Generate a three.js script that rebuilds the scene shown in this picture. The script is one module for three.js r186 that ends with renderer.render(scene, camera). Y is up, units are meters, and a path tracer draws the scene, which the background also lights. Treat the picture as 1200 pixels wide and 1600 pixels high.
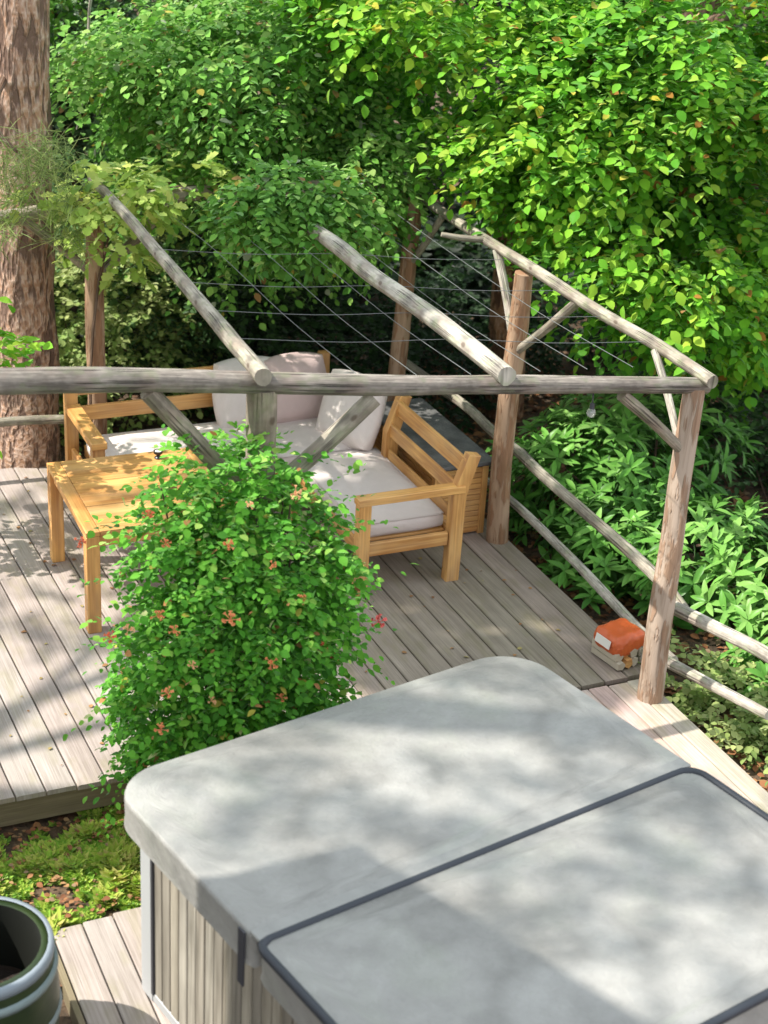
import * as THREE from 'three';
import { RoundedBoxGeometry } from 'three/addons/geometries/RoundedBoxGeometry.js';
import { mergeGeometries } from 'three/addons/utils/BufferGeometryUtils.js';

// ------------------------------------------------------------------ camera, sky, sun, exposure
const scene = new THREE.Scene();
const camera = new THREE.PerspectiveCamera(34.2, 0.75, 0.1, 400);
camera.position.set(0, 5, 0);
camera.rotation.order = 'YXZ';
camera.rotation.set(-0.443, -0.441, 0.059);
camera.focus = 9.5; camera.userData.fStop = 2.0;
camera.updateMatrixWorld();
const renderer = new THREE.WebGLRenderer({ antialias: true });
renderer.setSize(768, 1024);
renderer.toneMapping = THREE.LinearToneMapping;
renderer.toneMappingExposure = 1.78;
renderer.shadowMap.enabled = true;
const SUN = new THREE.Vector3(-0.587, 0.788, -0.185).normalize();
{ // bright, thinly clouded sky
  const w = 256, h = 128, d = new Float32Array(w * h * 4);
  for (let j = 0; j < h; j++) for (let i = 0; i < w; i++) {
    const el = ((j + 0.5) / h - 0.5) * Math.PI, az = ((i + 0.5) / w - 0.5) * 2 * Math.PI;
    const x = Math.cos(el) * Math.cos(az), y = Math.sin(el), z = Math.cos(el) * Math.sin(az);
    const s = Math.max(0, x * SUN.x + y * SUN.y + z * SUN.z);
    const up = Math.max(0, y), n = 0.5 + 0.25 * Math.sin(5 * x + 2.3 * z + 1.3) + 0.25 * Math.sin(7 * z - 4 * x * y + 0.4);
    const base = y < 0 ? 0.35 : 0.95 - 0.28 * up + 0.18 * n;
    const glow = 0.35 * Math.pow(s, 8);
    d.set([(base * (0.95 - 0.10 * up) + glow), (base * 0.975 + glow), (base * (1.02 + 0.06 * up) + glow * 0.92), 1], (j * w + i) * 4);
  }
  const t = new THREE.DataTexture(d, w, h, THREE.RGBAFormat, THREE.FloatType);
  t.mapping = THREE.EquirectangularReflectionMapping; t.magFilter = THREE.LinearFilter; t.needsUpdate = true;
  scene.background = t; scene.environment = t;
}
const sun = new THREE.DirectionalLight(new THREE.Color(1, 0.95, 0.86), 4.3);
sun.position.copy(SUN).multiplyScalar(40).add(new THREE.Vector3(4, 0, -8));
sun.target.position.set(4, 0, -8);
sun.castShadow = true;
sun.shadow.mapSize.set(4096, 4096);
Object.assign(sun.shadow.camera, { left: -16, right: 16, top: 16, bottom: -16, near: 1, far: 90 });
sun.shadow.bias = -0.0005;
scene.add(sun, sun.target);

// ------------------------------------------------------------------ helpers
function mulberry(a) { return () => { a |= 0; a = a + 0x6D2B79F5 | 0; let t = Math.imul(a ^ a >>> 15, 1 | a); t = t + Math.imul(t ^ t >>> 7, 61 | t) ^ t; return ((t ^ t >>> 14) >>> 0) / 4294967296; }; }
let R = mulberry(7);
const rr = (a, b) => a + (b - a) * R();
const clamp = (x, a = 0, b = 1) => Math.min(b, Math.max(a, x));
const V = (x, y, z) => new THREE.Vector3(x, y, z);
const used = {};
function numbered(n) { if (!(n in used)) { used[n] = 0; return n; } used[n]++; return n + '_' + String(used[n]).padStart(3, '0'); }
function tag(o, label, category, group, kind) {
  if (label) o.userData.label = label;
  if (category) o.userData.category = category;
  if (group) o.userData.group = group;
  if (kind) o.userData.kind = kind;
  return o;
}
function thing(name, label, category, p = [0, 0, 0], turn = 0, group) {
  const o = new THREE.Group(); o.name = numbered(name); o.position.set(...p); o.rotation.y = turn; scene.add(o);
  return tag(o, label, category, group);
}
function mesh(name, geo, mat, parent, label) {
  const m = new THREE.Mesh(geo, mat); m.name = parent === scene ? numbered(name) : name; m.castShadow = m.receiveShadow = true; parent.add(m);
  if (label) m.userData.label = label;
  return m;
}
const struct = (name, label) => { const o = new THREE.Group(); o.name = numbered(name); scene.add(o); return tag(o, label, null, null, 'structure'); };

// tileable value noise
function lattice(seed) { const r = mulberry(seed), a = new Float32Array(65536); for (let i = 0; i < 65536; i++) a[i] = r(); return a; }
const LAT = lattice(11);
function vn(x, y, px, py, s = 0) {
  const xi = Math.floor(x), yi = Math.floor(y), fx = x - xi, fy = y - yi, u = fx * fx * (3 - 2 * fx), v = fy * fy * (3 - 2 * fy);
  const m = (a, n) => ((a % n) + n) % n;
  const g = (i, j) => LAT[(m(i, px) * 157 + m(j, py) * 7919 + s * 3571) & 65535];
  return (g(xi, yi) * (1 - u) + g(xi + 1, yi) * u) * (1 - v) + (g(xi, yi + 1) * (1 - u) + g(xi + 1, yi + 1) * u) * v;
}
function fbm(u, v, fx, fy, oct, s = 0) { let a = 0, k = 0.5, t = 0; for (let i = 0; i < oct; i++) { a += k * vn(u * fx, v * fy, fx, fy, s + i); t += k; k *= 0.55; fx *= 2; fy *= 2; } return a / t; }
function n3(x, y, z) { // smooth 3D noise, not tileable
  const f = (t) => t * t * (3 - 2 * t), xi = Math.floor(x), yi = Math.floor(y), zi = Math.floor(z), u = f(x - xi), v = f(y - yi), w = f(z - zi);
  const g = (i, j, k) => LAT[(i * 157 + j * 7919 + k * 26171 + 1e6) & 65535];
  const l = (a, b, t) => a + (b - a) * t;
  return l(l(l(g(xi, yi, zi), g(xi + 1, yi, zi), u), l(g(xi, yi + 1, zi), g(xi + 1, yi + 1, zi), u), v), l(l(g(xi, yi, zi + 1), g(xi + 1, yi, zi + 1), u), l(g(xi, yi + 1, zi + 1), g(xi + 1, yi + 1, zi + 1), u), v), w);
}
// colour + bump textures from a function (u, v) -> [r, g, b, height], linear values
function tex(w, h, fn, rx = 1, ry = 1) {
  const c = new Uint8Array(w * h * 4), b = new Uint8Array(w * h * 4);
  const enc = (x) => Math.round(255 * clamp(x <= 0.0031308 ? 12.92 * x : 1.055 * Math.pow(x, 1 / 2.4) - 0.055));
  for (let j = 0; j < h; j++) for (let i = 0; i < w; i++) {
    const q = fn((i + 0.5) / w, (j + 0.5) / h), k = (j * w + i) * 4, hh = Math.round(255 * clamp(q[3]));
    c[k] = enc(q[0]); c[k + 1] = enc(q[1]); c[k + 2] = enc(q[2]); c[k + 3] = 255; b[k] = b[k + 1] = b[k + 2] = hh; b[k + 3] = 255;
  }
  const mk = (a, srgb) => { const t = new THREE.DataTexture(a, w, h, THREE.RGBAFormat); t.wrapS = t.wrapT = THREE.RepeatWrapping; t.magFilter = THREE.LinearFilter; t.minFilter = THREE.LinearMipmapLinearFilter; t.generateMipmaps = true; if (srgb) t.colorSpace = THREE.SRGBColorSpace; t.repeat.set(rx, ry); t.needsUpdate = true; return t; };
  return { map: mk(c, true), bumpMap: mk(b, false) };
}
const mixc = (a, b, t) => [a[0] + (b[0] - a[0]) * t, a[1] + (b[1] - a[1]) * t, a[2] + (b[2] - a[2]) * t];
const std = (o) => new THREE.MeshStandardMaterial({ roughness: 0.8, metalness: 0, ...o });
const rgb = (r, g, b) => new THREE.Color().setRGB(r, g, b);

// ------------------------------------------------------------------ materials
// weathered decking: u across 0..1 = 0.32 m, v along = 1.6 m
const deckT = tex(256, 1024, (u, v) => {
  const g = fbm(u, v, 48, 5, 3, 1), f = fbm(u, v, 110, 10, 2, 7), m = fbm(u, v, 3, 6, 4, 3), st = fbm(u, v, 5, 9, 4, 12);
  let c = mixc([0.33, 0.29, 0.26], [0.60, 0.545, 0.51], clamp(0.25 + 0.9 * (g - 0.5) + 0.8 * (m - 0.35)));
  c = mixc(c, [0.20, 0.17, 0.14], clamp((f - 0.62) * 2.2) * 0.5);
  c = mixc(c, [0.33, 0.31, 0.19], clamp((st - 0.52) * 4) * 0.38);
  const k = vn(u * 4, v * 6, 4, 6, 40) > 0.93 ? 0.75 : 1;
  return [c[0] * k, c[1] * k, c[2] * k, 0.4 + 0.6 * g - 0.4 * clamp((f - 0.6) * 2)];
}, 1 / 0.32, 1 / 1.6);
const deckMats = [[0.80, 0.77, 0.755], [0.75, 0.72, 0.71], [0.84, 0.79, 0.77], [0.70, 0.67, 0.64], [0.80, 0.74, 0.73]].map((c) => std({ ...deckT, bumpScale: 0.0025, color: rgb(...c), roughness: 0.78 }));
const deckShadeStained = [[0.62, 0.57, 0.50], [0.55, 0.51, 0.44], [0.64, 0.57, 0.52], [0.54, 0.51, 0.43]].map((c) => std({ ...deckT, bumpScale: 0.0025, color: rgb(...c), roughness: 0.8 }));  // right-hand boards: tree shade plus some staining put into a darker, browner tint
const fasciaM = std({ ...deckT, bumpScale: 0.002, color: rgb(0.5, 0.45, 0.3) });
// oiled warm wood: u across 0.3 m, v along 1.2 m
const warmT = tex(256, 512, (u, v) => {
  const w = fbm(u, v, 3, 2, 3, 21), g = fbm(u + 0.06 * w, v, 30, 3, 3, 22), f = fbm(u, v, 90, 8, 2, 25), m = fbm(u, v, 4, 5, 3, 29);
  let c = mixc([0.44, 0.195, 0.055], [0.76, 0.43, 0.145], clamp(0.5 + 1.0 * (g - 0.5) + 1.3 * (m - 0.5)));
  c = mixc(c, [0.36, 0.30, 0.23], clamp((fbm(u, v, 3, 4, 4, 27) - 0.5) * 3) * 0.25);
  c = mixc(c, [0.30, 0.14, 0.05], clamp((f - 0.66) * 3) * 0.4);
  const kx = vn(u * 3, v * 5, 3, 5, 50); if (kx > 0.94) c = mixc(c, [0.22, 0.08, 0.02], 0.6);
  return [...c, 0.5 + 0.5 * (g - 0.5)];
}, 1 / 0.3, 1 / 1.2);
const warmMats = [[1, 1, 1], [0.93, 0.9, 0.86], [1.06, 1.05, 1.02], [0.86, 0.82, 0.78]].map((c) => std({ ...warmT, bumpScale: 0.001, color: rgb(...c), roughness: 0.5 }));
const warm = warmMats[0];
// peeled, greyed round timber: u 0.5 m around, v 1 m along
const poleT = tex(256, 512, (u, v) => {
  const g = fbm(u, v, 30, 7, 3, 31), m = fbm(u, v, 5, 11, 5, 33), cr = fbm(u, v, 64, 3, 2, 35), gate = fbm(u, v, 5, 6, 2, 36), li = fbm(u, v, 9, 16, 4, 37), pk = fbm(u, v, 4, 7, 3, 39);
  let c = mixc([0.21, 0.19, 0.165], [0.50, 0.465, 0.41], clamp(0.5 + 0.9 * (g - 0.5) + 2.0 * (m - 0.5)));
  c = mixc(c, [0.34, 0.27, 0.23], clamp((pk - 0.52) * 5) * 0.5);
  const k = clamp((cr - 0.60) * 7) * clamp((gate - 0.45) * 6);
  c = mixc(c, [0.06, 0.05, 0.045], k * 0.8);
  c = mixc(c, [0.27, 0.31, 0.19], clamp((li - 0.53) * 5) * 0.5);
  const kx = u * 3, ky = v * 4, cx = Math.floor(kx), cy = Math.floor(ky), h1 = LAT[(cx * 31 + cy * 97) & 65535], h2 = LAT[(cx * 53 + cy * 41 + 7) & 65535], dx = (kx - cx - 0.2 - 0.6 * ((h1 * 17) % 1)) / 0.13, dy = (ky - cy - 0.15 - 0.7 * h2) / 0.09, kn = h1 > 0.72 ? clamp(1.3 - dx * dx - dy * dy) : 0;
  c = mixc(c, [0.10, 0.07, 0.05], kn * 0.75);
  return [...c, 0.5 + 0.5 * (g - 0.5) + 0.5 * (m - 0.5) - 0.6 * k + 0.35 * kn];
}, 2, 1);
const poleM = std({ ...poleT, bumpScale: 0.006, roughness: 0.85, color: rgb(0.80, 0.77, 0.70) });
const beamM = std({ ...poleT, bumpScale: 0.007, roughness: 0.85, color: rgb(0.60, 0.565, 0.55) });
const poleWhite = std({ ...poleT, bumpScale: 0.006, roughness: 0.8, color: rgb(1.08, 1.07, 1.04) });
const poleDark = std({ ...poleT, bumpScale: 0.006, roughness: 0.85, color: rgb(0.72, 0.66, 0.58) });
// bark left in patches on the posts
const barkT = tex(256, 512, (u, v) => {
  const m = fbm(u, v, 15, 7, 4, 41), g = fbm(u, v, 20, 4, 3, 43), k = clamp((m - 0.46) * 9);
  let c = mixc([0.37, 0.30, 0.245], [0.29, 0.195, 0.135], k);
  c = mixc(c, [c[0] * 0.5, c[1] * 0.45, c[2] * 0.4], clamp((g - 0.5) * 2.2));
  return [...c, 0.3 + 0.5 * k + 0.3 * g];
}, 2, 1);
const barkM = std({ ...barkT, bumpScale: 0.010, roughness: 0.9, color: rgb(1.15, 1.1, 1.05) });
const barkRed = std({ ...barkT, bumpScale: 0.010, roughness: 0.9, color: rgb(1.05, 0.86, 0.68) });
// pine bark: long plates with deep fissures; u 1.4 m, v 1.6 m
const pineT = tex(512, 512, (u, v) => {
  const w = fbm(u, v, 6, 5, 3, 51) * 0.09, p = fbm(u + w * 0.6, v, 34, 8, 3, 53), f = fbm(u, v, 60, 40, 3, 55), k = clamp((p - 0.38) * 5);
  let c = mixc([0.15, 0.09, 0.065], mixc([0.35, 0.20, 0.125], [0.54, 0.40, 0.32], clamp((f - 0.35) * 2.2)), k);
  return [...c, 0.75 * k + 0.25 * f];
}, 1 / 1.4, 1 / 1.6);
const pineM = std({ ...pineT, bumpScale: 0.035, roughness: 0.95 });
// spa cover vinyl, u,v 1.3 m
const vinylT = tex(512, 512, (u, v) => {
  const m = fbm(u, v, 4, 5, 5, 61), s = fbm(u, v, 3, 3, 4, 66), g = fbm(u, v, 90, 90, 2, 69), al = fbm(u, v, 5, 4, 4, 72);
  let c = mixc([0.20, 0.195, 0.183], [0.33, 0.322, 0.305], clamp(0.5 + 2.0 * (m - 0.5)));
  c = mixc(c, [0.33, 0.35, 0.29], clamp((s - 0.58) * 4) * 0.45);
  c = mixc(c, [0.40, 0.392, 0.375], clamp((al - 0.56) * 4) * 0.5);
  const k = 0.96 + 0.08 * g; return [c[0] * k, c[1] * k, c[2] * k, 0.6 * m + 0.4 * g];
}, 1 / 1.3, 1 / 1.3);
const vinylM = std({ ...vinylT, bumpScale: 0.006, roughness: 0.55 });
const vinylSkirt = std({ ...vinylT, bumpScale: 0.004, roughness: 0.5, color: rgb(0.98, 0.99, 1.0) });
const pipingM = std({ color: rgb(0.026, 0.031, 0.042), roughness: 0.5 });
const slatT = tex(128, 512, (u, v) => {
  const g = fbm(u, v, 16, 3, 3, 81), m = fbm(u, v, 4, 4, 3, 83);
  const c = mixc([0.21, 0.19, 0.16], [0.40, 0.37, 0.32], clamp(0.5 + 1.3 * (g - 0.5) + 0.9 * (m - 0.5))); return [...c, g];
}, 4, 1);
const slatMats = [[1.15, 1.15, 1.13], [0.95, 0.93, 0.9], [1.1, 1.07, 1.0], [0.82, 0.8, 0.77]].map((c) => std({ ...slatT, bumpScale: 0.002, color: rgb(...c), roughness: 0.7 }));
const greyTrim = std({ color: rgb(0.42, 0.43, 0.44), roughness: 0.5 });
const darkTrim = std({ color: rgb(0.05, 0.05, 0.06), roughness: 0.6 });
// fabrics
const clothT = tex(256, 256, (u, v) => { const w = 0.5 + 0.25 * Math.sin(u * 6.2832 * 64) + 0.25 * Math.sin(v * 6.2832 * 64), m = fbm(u, v, 4, 4, 4, 91); const k = 0.86 + 0.12 * m + 0.05 * w; return [0.80 * k, 0.755 * k, 0.74 * k, 0.3 * w + 0.7 * m]; }, 4, 4);
const clothM = std({ ...clothT, bumpScale: 0.004, roughness: 0.95, color: rgb(0.84, 0.775, 0.75) });
const clothWhite = std({ ...clothT, bumpScale: 0.004, roughness: 0.95, color: rgb(0.92, 0.87, 0.84) });
const clothPink = std({ ...clothT, bumpScale: 0.004, roughness: 0.95, color: rgb(0.78, 0.63, 0.61) });
const feltT = tex(256, 256, (u, v) => { const m = fbm(u, v, 5, 5, 4, 95), g = fbm(u, v, 60, 60, 2, 97), c = mixc([0.06, 0.06, 0.06], [0.17, 0.167, 0.163], clamp(0.5 + 1.6 * (m - 0.5))); const k = 0.85 + 0.3 * g; return [c[0] * k, c[1] * k, c[2] * k, g]; }, 1.5, 1.5);
const feltM = std({ ...feltT, bumpScale: 0.004, roughness: 0.8 });
const soilT = tex(512, 512, (u, v) => {
  const m = fbm(u, v, 6, 6, 5, 101), g = fbm(u, v, 40, 40, 3, 103), l = fbm(u, v, 24, 24, 2, 105);
  let c = mixc([0.05, 0.035, 0.022], [0.16, 0.10, 0.06], clamp(0.4 + 1.4 * (g - 0.5) + m - 0.5));
  c = mixc(c, [0.24, 0.10, 0.05], clamp((l - 0.62) * 5) * 0.7);
  return [...c, 0.6 * g + 0.4 * l];
}, 1 / 1.2, 1 / 1.2);
const soilM = std({ ...soilT, bumpScale: 0.03, roughness: 1 });
const woodEnd = std({ color: rgb(0.46, 0.40, 0.31), roughness: 0.9 });

// ------------------------------------------------------------------ geometry helpers
function boxUV(geo, axis = 2, off = [0, 0]) { // uv in metres, v runs along the grain axis
  const g = geo.index ? geo.toNonIndexed() : geo, p = g.attributes.position, n = p.count, uv = new Float32Array(n * 2);
  const a = V(), b = V(), c = V(), e = V(), f = V();
  for (let t = 0; t < n; t += 3) {
    a.fromBufferAttribute(p, t); b.fromBufferAttribute(p, t + 1); c.fromBufferAttribute(p, t + 2);
    e.subVectors(b, a).cross(f.subVectors(c, a)); const w = [Math.abs(e.x), Math.abs(e.y), Math.abs(e.z)], d = w.indexOf(Math.max(...w));
    let vi = axis, ui = [0, 1, 2].find((k) => k !== axis && k !== d); if (d === axis) { vi = (axis + 1) % 3; ui = (axis + 2) % 3; }
    for (let k = 0; k < 3; k++) { const q = [p.getX(t + k), p.getY(t + k), p.getZ(t + k)]; uv[(t + k) * 2] = q[ui] + off[0]; uv[(t + k) * 2 + 1] = q[vi] + off[1]; }
  }
  g.setAttribute('uv', new THREE.BufferAttribute(uv, 2)); return g;
}
const rbox = (w, h, d, r = 0.006, axis, seg = 1) => boxUV(new RoundedBoxGeometry(w, h, d, seg, Math.min(r, w / 2.1, h / 2.1, d / 2.1)), axis ?? [w, h, d].indexOf(Math.max(w, h, d)), [R() * 3, R() * 3]);
const UPV = V(0, 1, 0);
// squared timber from a to b, w across (horizontal), h the other way
function timber(a, b, w, h, r = 0.006, roll = 0) {
  const A = V(...a), B = V(...b), L = A.distanceTo(B), g = rbox(w, h, L, r, 2);
  const z = B.clone().sub(A).normalize(), x = (Math.abs(z.y) > 0.95 ? V(1, 0, 0) : UPV.clone().cross(z)).normalize(), y = z.clone().cross(x).normalize(); x.crossVectors(y, z);
  const m = new THREE.Matrix4().makeBasis(x, y, z).multiply(new THREE.Matrix4().makeRotationZ(roll)); m.setPosition(A.add(B).multiplyScalar(0.5)); g.applyMatrix4(m); return g;
}
// round pole through points with radii
function pole(pts, rad, seg = 12, wob = 0.06, per = 0.12, bend = 0) {
  const P = pts.map((p) => V(...p)); if (bend) { for (let i = P.length - 2; i >= 0; i--) { const l = P[i].distanceTo(P[i + 1]); if (l > 0.55) P.splice(i + 1, 0, P[i].clone().lerp(P[i + 1], rr(0.4, 0.6)).add(V(rr(-1, 1), rr(-1, 1), rr(-1, 1)).multiplyScalar(bend * l))); } }
  const curve = P.length > 2 ? new THREE.CatmullRomCurve3(P) : new THREE.LineCurve3(P[0], P[1]);
  const L = curve.getLength(), N = Math.max(3, Math.ceil(L / per)), pos = [], uv = [], idx = [], off = R() * 10, s = R() * 50;
  const t0 = curve.getTangent(0.5), ref = Math.abs(t0.y) > 0.8 ? V(1, 0, 0) : V(0, 1, 0);
  for (let i = 0; i <= N; i++) {
    const t = i / N, c = curve.getPoint(t), T = curve.getTangent(t).normalize(), x = ref.clone().cross(T).normalize(), y = T.clone().cross(x);
    const fi = t * (rad.length - 1), k = Math.min(rad.length - 2, Math.floor(fi)), r0 = rad[k] + (rad[k + 1] - rad[k]) * (fi - k);
    for (let j = 0; j <= seg; j++) {
      const a = j / seg * Math.PI * 2, jj = j % seg, r = r0 * (1 + wob * 2 * (n3(Math.cos(a) * 1.3 + s, Math.sin(a) * 1.3 + s, t * L * 2.2 + off) - 0.5)) * (jj >= 0 ? 1 : 1);
      pos.push(c.x + (x.x * Math.cos(a) + y.x * Math.sin(a)) * r, c.y + (x.y * Math.cos(a) + y.y * Math.sin(a)) * r, c.z + (x.z * Math.cos(a) + y.z * Math.sin(a)) * r);
      uv.push(j / seg * Math.max(0.5, Math.round(2 * Math.PI * rad[0] / 0.5) * 0.5), t * L + off);
    }
  }
  const W = seg + 1;
  for (let i = 0; i < N; i++) for (let j = 0; j < seg; j++) { const a = i * W + j; idx.push(a, a + 1, a + W, a + 1, a + W + 1, a + W); }
  for (const [row, flip] of [[0, 1], [N, 0]]) { // end caps
    const base = pos.length / 3, t = row / N, c = curve.getPoint(t);
    pos.push(c.x, c.y, c.z); uv.push(off, off);
    for (let j = 0; j <= seg; j++) { const q = (row * W + j) * 3; pos.push(pos[q], pos[q + 1], pos[q + 2]); uv.push(off + 0.03 * Math.cos(j / seg * 6.2832), off + 0.03 * Math.sin(j / seg * 6.2832)); }
    for (let j = 0; j < seg; j++) flip ? idx.push(base, base + 2 + j, base + 1 + j) : idx.push(base, base + 1 + j, base + 2 + j);
  }
  const g = new THREE.BufferGeometry(); g.setAttribute('position', new THREE.Float32BufferAttribute(pos, 3)); g.setAttribute('uv', new THREE.Float32BufferAttribute(uv, 2)); g.setIndex(idx); g.computeVertexNormals();
  return g;
}
const wireGeo = (pts, r = 0.004) => new THREE.TubeGeometry(new THREE.CatmullRomCurve3(pts.map((p) => V(...p))), 16, r, 5);

// ------------------------------------------------------------------ leaves
// a leaf of unit length along +y, folded along its midrib and drooping at the tip
function leafGeo(prof, fold = 0.25, droop = 0.18) {
  const pos = [], idx = [], uv = [], n = prof.length;
  for (let i = 0; i < n; i++) {
    const [t, w] = prof[i], z = -droop * t * t;
    pos.push(-w, t, z + fold * w, 0, t, z, w, t, z + fold * w); uv.push(0, t, 0.5, t, 1, t);
  }
  for (let i = 0; i < n - 1; i++) { const a = i * 3; idx.push(a, a + 1, a + 3, a + 1, a + 4, a + 3, a + 1, a + 2, a + 4, a + 2, a + 5, a + 4); }
  const g = new THREE.BufferGeometry(); g.setAttribute('position', new THREE.Float32BufferAttribute(pos, 3)); g.setAttribute('uv', new THREE.Float32BufferAttribute(uv, 2)); g.setIndex(idx); g.computeVertexNormals(); return g;
}
const LEAF = {
  oval: leafGeo([[0, 0.02], [0.22, 0.27], [0.5, 0.36], [0.78, 0.24], [1, 0.01]]),
  lobed: leafGeo([[0, 0.03], [0.18, 0.30], [0.3, 0.20], [0.48, 0.42], [0.6, 0.26], [0.76, 0.30], [1, 0.01]], 0.2, 0.15),
  small: leafGeo([[0, 0.04], [0.4, 0.34], [1, 0.01]], 0.3, 0.1),
  lance: leafGeo([[0, 0.03], [0.3, 0.13], [0.6, 0.155], [0.85, 0.09], [1, 0.01]], 0.35, 0.3),
  needle: leafGeo([[0, 0.012], [0.5, 0.016], [1, 0.004]], 0, 0.15),
  grass: leafGeo([[0, 0.05], [0.5, 0.04], [1, 0.004]], 0.3, 0.45),
};
const leafMat = (o = {}) => new THREE.MeshPhysicalMaterial({ color: 0xffffff, roughness: 0.95, metalness: 0, transmission: 0.45, thickness: 0, clearcoat: 0.1, clearcoatRoughness: 0.4, specularIntensity: 0.5, side: THREE.DoubleSide, ...o });
const LM = leafMat(), LMglossy = leafMat({ clearcoat: 0.4, clearcoatRoughness: 0.35, transmission: 0.28 }), LMthin = leafMat({ transmission: 0.45, clearcoat: 0 });
const CAM = camera.position;
const tmpM = new THREE.Matrix4();
function leafMatrix(p, dir, nrm, len, wid = 1) {
  const y = dir.clone().normalize(), z = nrm.clone().addScaledVector(y, -nrm.dot(y)).normalize(), x = y.clone().cross(z);
  return new THREE.Matrix4().makeBasis(x.multiplyScalar(len * wid), y.multiplyScalar(len), z.multiplyScalar(len)).setPosition(p);
}
// out: list of {m: Matrix4, c: [r,g,b], p: Vector3}
function pick(pal, t) { const f = clamp(t) * (pal.length - 1), k = Math.min(pal.length - 2, Math.floor(f)); return mixc(pal[k], pal[k + 1], f - k); }
function twigLeaves(out, o, dir, len, n, size, pal, tone, opt = {}) {
  const d = dir.clone().normalize(), up = opt.up ?? 1, side = V().crossVectors(d, UPV).normalize(), droop = opt.droop ?? 0.25;
  for (let i = 0; i < n; i++) {
    const t = (i + 0.6) / n, p = o.clone().addScaledVector(d, len * t); p.y -= droop * len * t * t; const s = i & 1 ? 1 : -1;
    const ld = d.clone().multiplyScalar(0.55 + 0.3 * R()).addScaledVector(side, s * (i === n - 1 ? 0.15 : 0.9)).add(V(rr(-.5, .5), rr(-.6, .35), rr(-.5, .5)));
    const nn = UPV.clone().multiplyScalar(up).add(V(rr(-1, 1) * (opt.jit ?? 0.85), rr(-.4, .4), rr(-1, 1) * (opt.jit ?? 0.85))).addScaledVector(SUN, 0.35);
    const L = size * rr(0.5, 1.3), k = rr(0.72, 1.25), c = opt.odd && R() < 0.035 ? opt.odd[Math.floor(R() * opt.odd.length)] : pick(pal, tone + rr(-0.26, 0.26));
    out.push({ m: leafMatrix(p, ld, nn, L, rr(0.8, 1.15)), c: [c[0] * k, c[1] * k, c[2] * k], p });
  }
}
// a crown: twigs through ellipsoid blobs, thinned by noise so that clumps and gaps form
function crownLeaves(blobs, twigs, o) {
  const out = [], tot = blobs.reduce((a, b) => a + (b[6] ?? 1), 0);
  let made = 0, guard = 0;
  while (made < twigs && guard++ < twigs * 12) {
    let w = R() * tot, b = blobs[0]; for (b of blobs) { w -= b[6] ?? 1; if (w <= 0) break; }
    const d = V(rr(-1, 1), rr(-1, 1), rr(-1, 1)); if (d.lengthSq() > 1) continue;
    const l = d.length(); d.multiplyScalar(Math.pow(l, (o.shell ?? 0.55)) / (l || 1)); // push towards the shell
    const p = V(b[0] + d.x * b[3], b[1] + d.y * b[4], b[2] + d.z * b[5]);
    const q = o.freq ?? 1.6, ns = n3(p.x * q + 9, p.y * q * 1.4 + 5, p.z * q + 2) * 0.7 + n3(p.x * q * 2.7, p.y * q * 3 + 3, p.z * q * 2.7) * 0.3;
    if (ns < (o.gap ?? 0.42)) continue;
    if (p.y < (o.floor ?? -0.25) || (o.keep && !o.keep(p))) continue;
    const dir = V(d.x, d.y * 0.4, d.z).normalize().add(V(rr(-.7, .7), rr(-.3, .35), rr(-.7, .7))); if (o.hang) dir.y -= o.hang;
    const tone = (o.tone ?? 0.5) + 0.55 * (n3(p.x * 0.8 + 40, p.y * 0.8, p.z * 0.8) - 0.5) + rr(-.14, .14) + (o.high ?? 0) * d.y;
    (o.whorl ? whorl : twigLeaves)(out, p, dir, o.len * rr(0.6, 1.3), o.n, o.size, o.pal, tone, o);
    made++;
  }
  return out;
}
function whorl(out, o, dir, len, n, size, pal, tone, opt) { // leaves in a rosette round a shoot tip
  const d = dir.clone().add(V(0, 1.1, 0)).normalize(), x = V(1, 0.1, 0.2).cross(d).normalize(), y = d.clone().cross(x);
  for (let i = 0; i < n; i++) {
    const a = i * 2.4 + R(), sp = rr(0.7, 1.25), rad = x.clone().multiplyScalar(Math.cos(a)).addScaledVector(y, Math.sin(a));
    const ld = rad.clone().multiplyScalar(sp).addScaledVector(d, rr(0.15, 0.85)), nn = d.clone().addScaledVector(rad, -0.5).add(V(rr(-.2, .2), 0.4, rr(-.2, .2)));
    const k = rr(0.75, 1.25), c = pick(pal, tone + rr(-.2, .2));
    out.push({ m: leafMatrix(o.clone().addScaledVector(d, -rr(0, 0.3) * len), ld, nn, size * rr(0.7, 1.2)), c: [c[0] * k, c[1] * k, c[2] * k], p: o });
  }
}
const palettes = new Map();
function bucketMat(mat, pal, c) { // leaves built one by one share a few materials
  const key = mat.uuid + pal.map((q) => q.join()).join(';'); if (!palettes.has(key)) palettes.set(key, Array.from({ length: 7 }, (_, i) => { const m = mat.clone(); m.color = rgb(...pick(pal, i / 6)); return m; }));
  const l = palettes.get(key); let best = 0, bd = 1e9; l.forEach((m, i) => { const d = Math.abs(m.color.g - c[1]) + Math.abs(m.color.r - c[0]); if (d < bd) { bd = d; best = i; } }); return l[best];
}
const frus = new THREE.Frustum().setFromProjectionMatrix(new THREE.Matrix4().multiplyMatrices(camera.projectionMatrix, camera.matrixWorldInverse));
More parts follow.
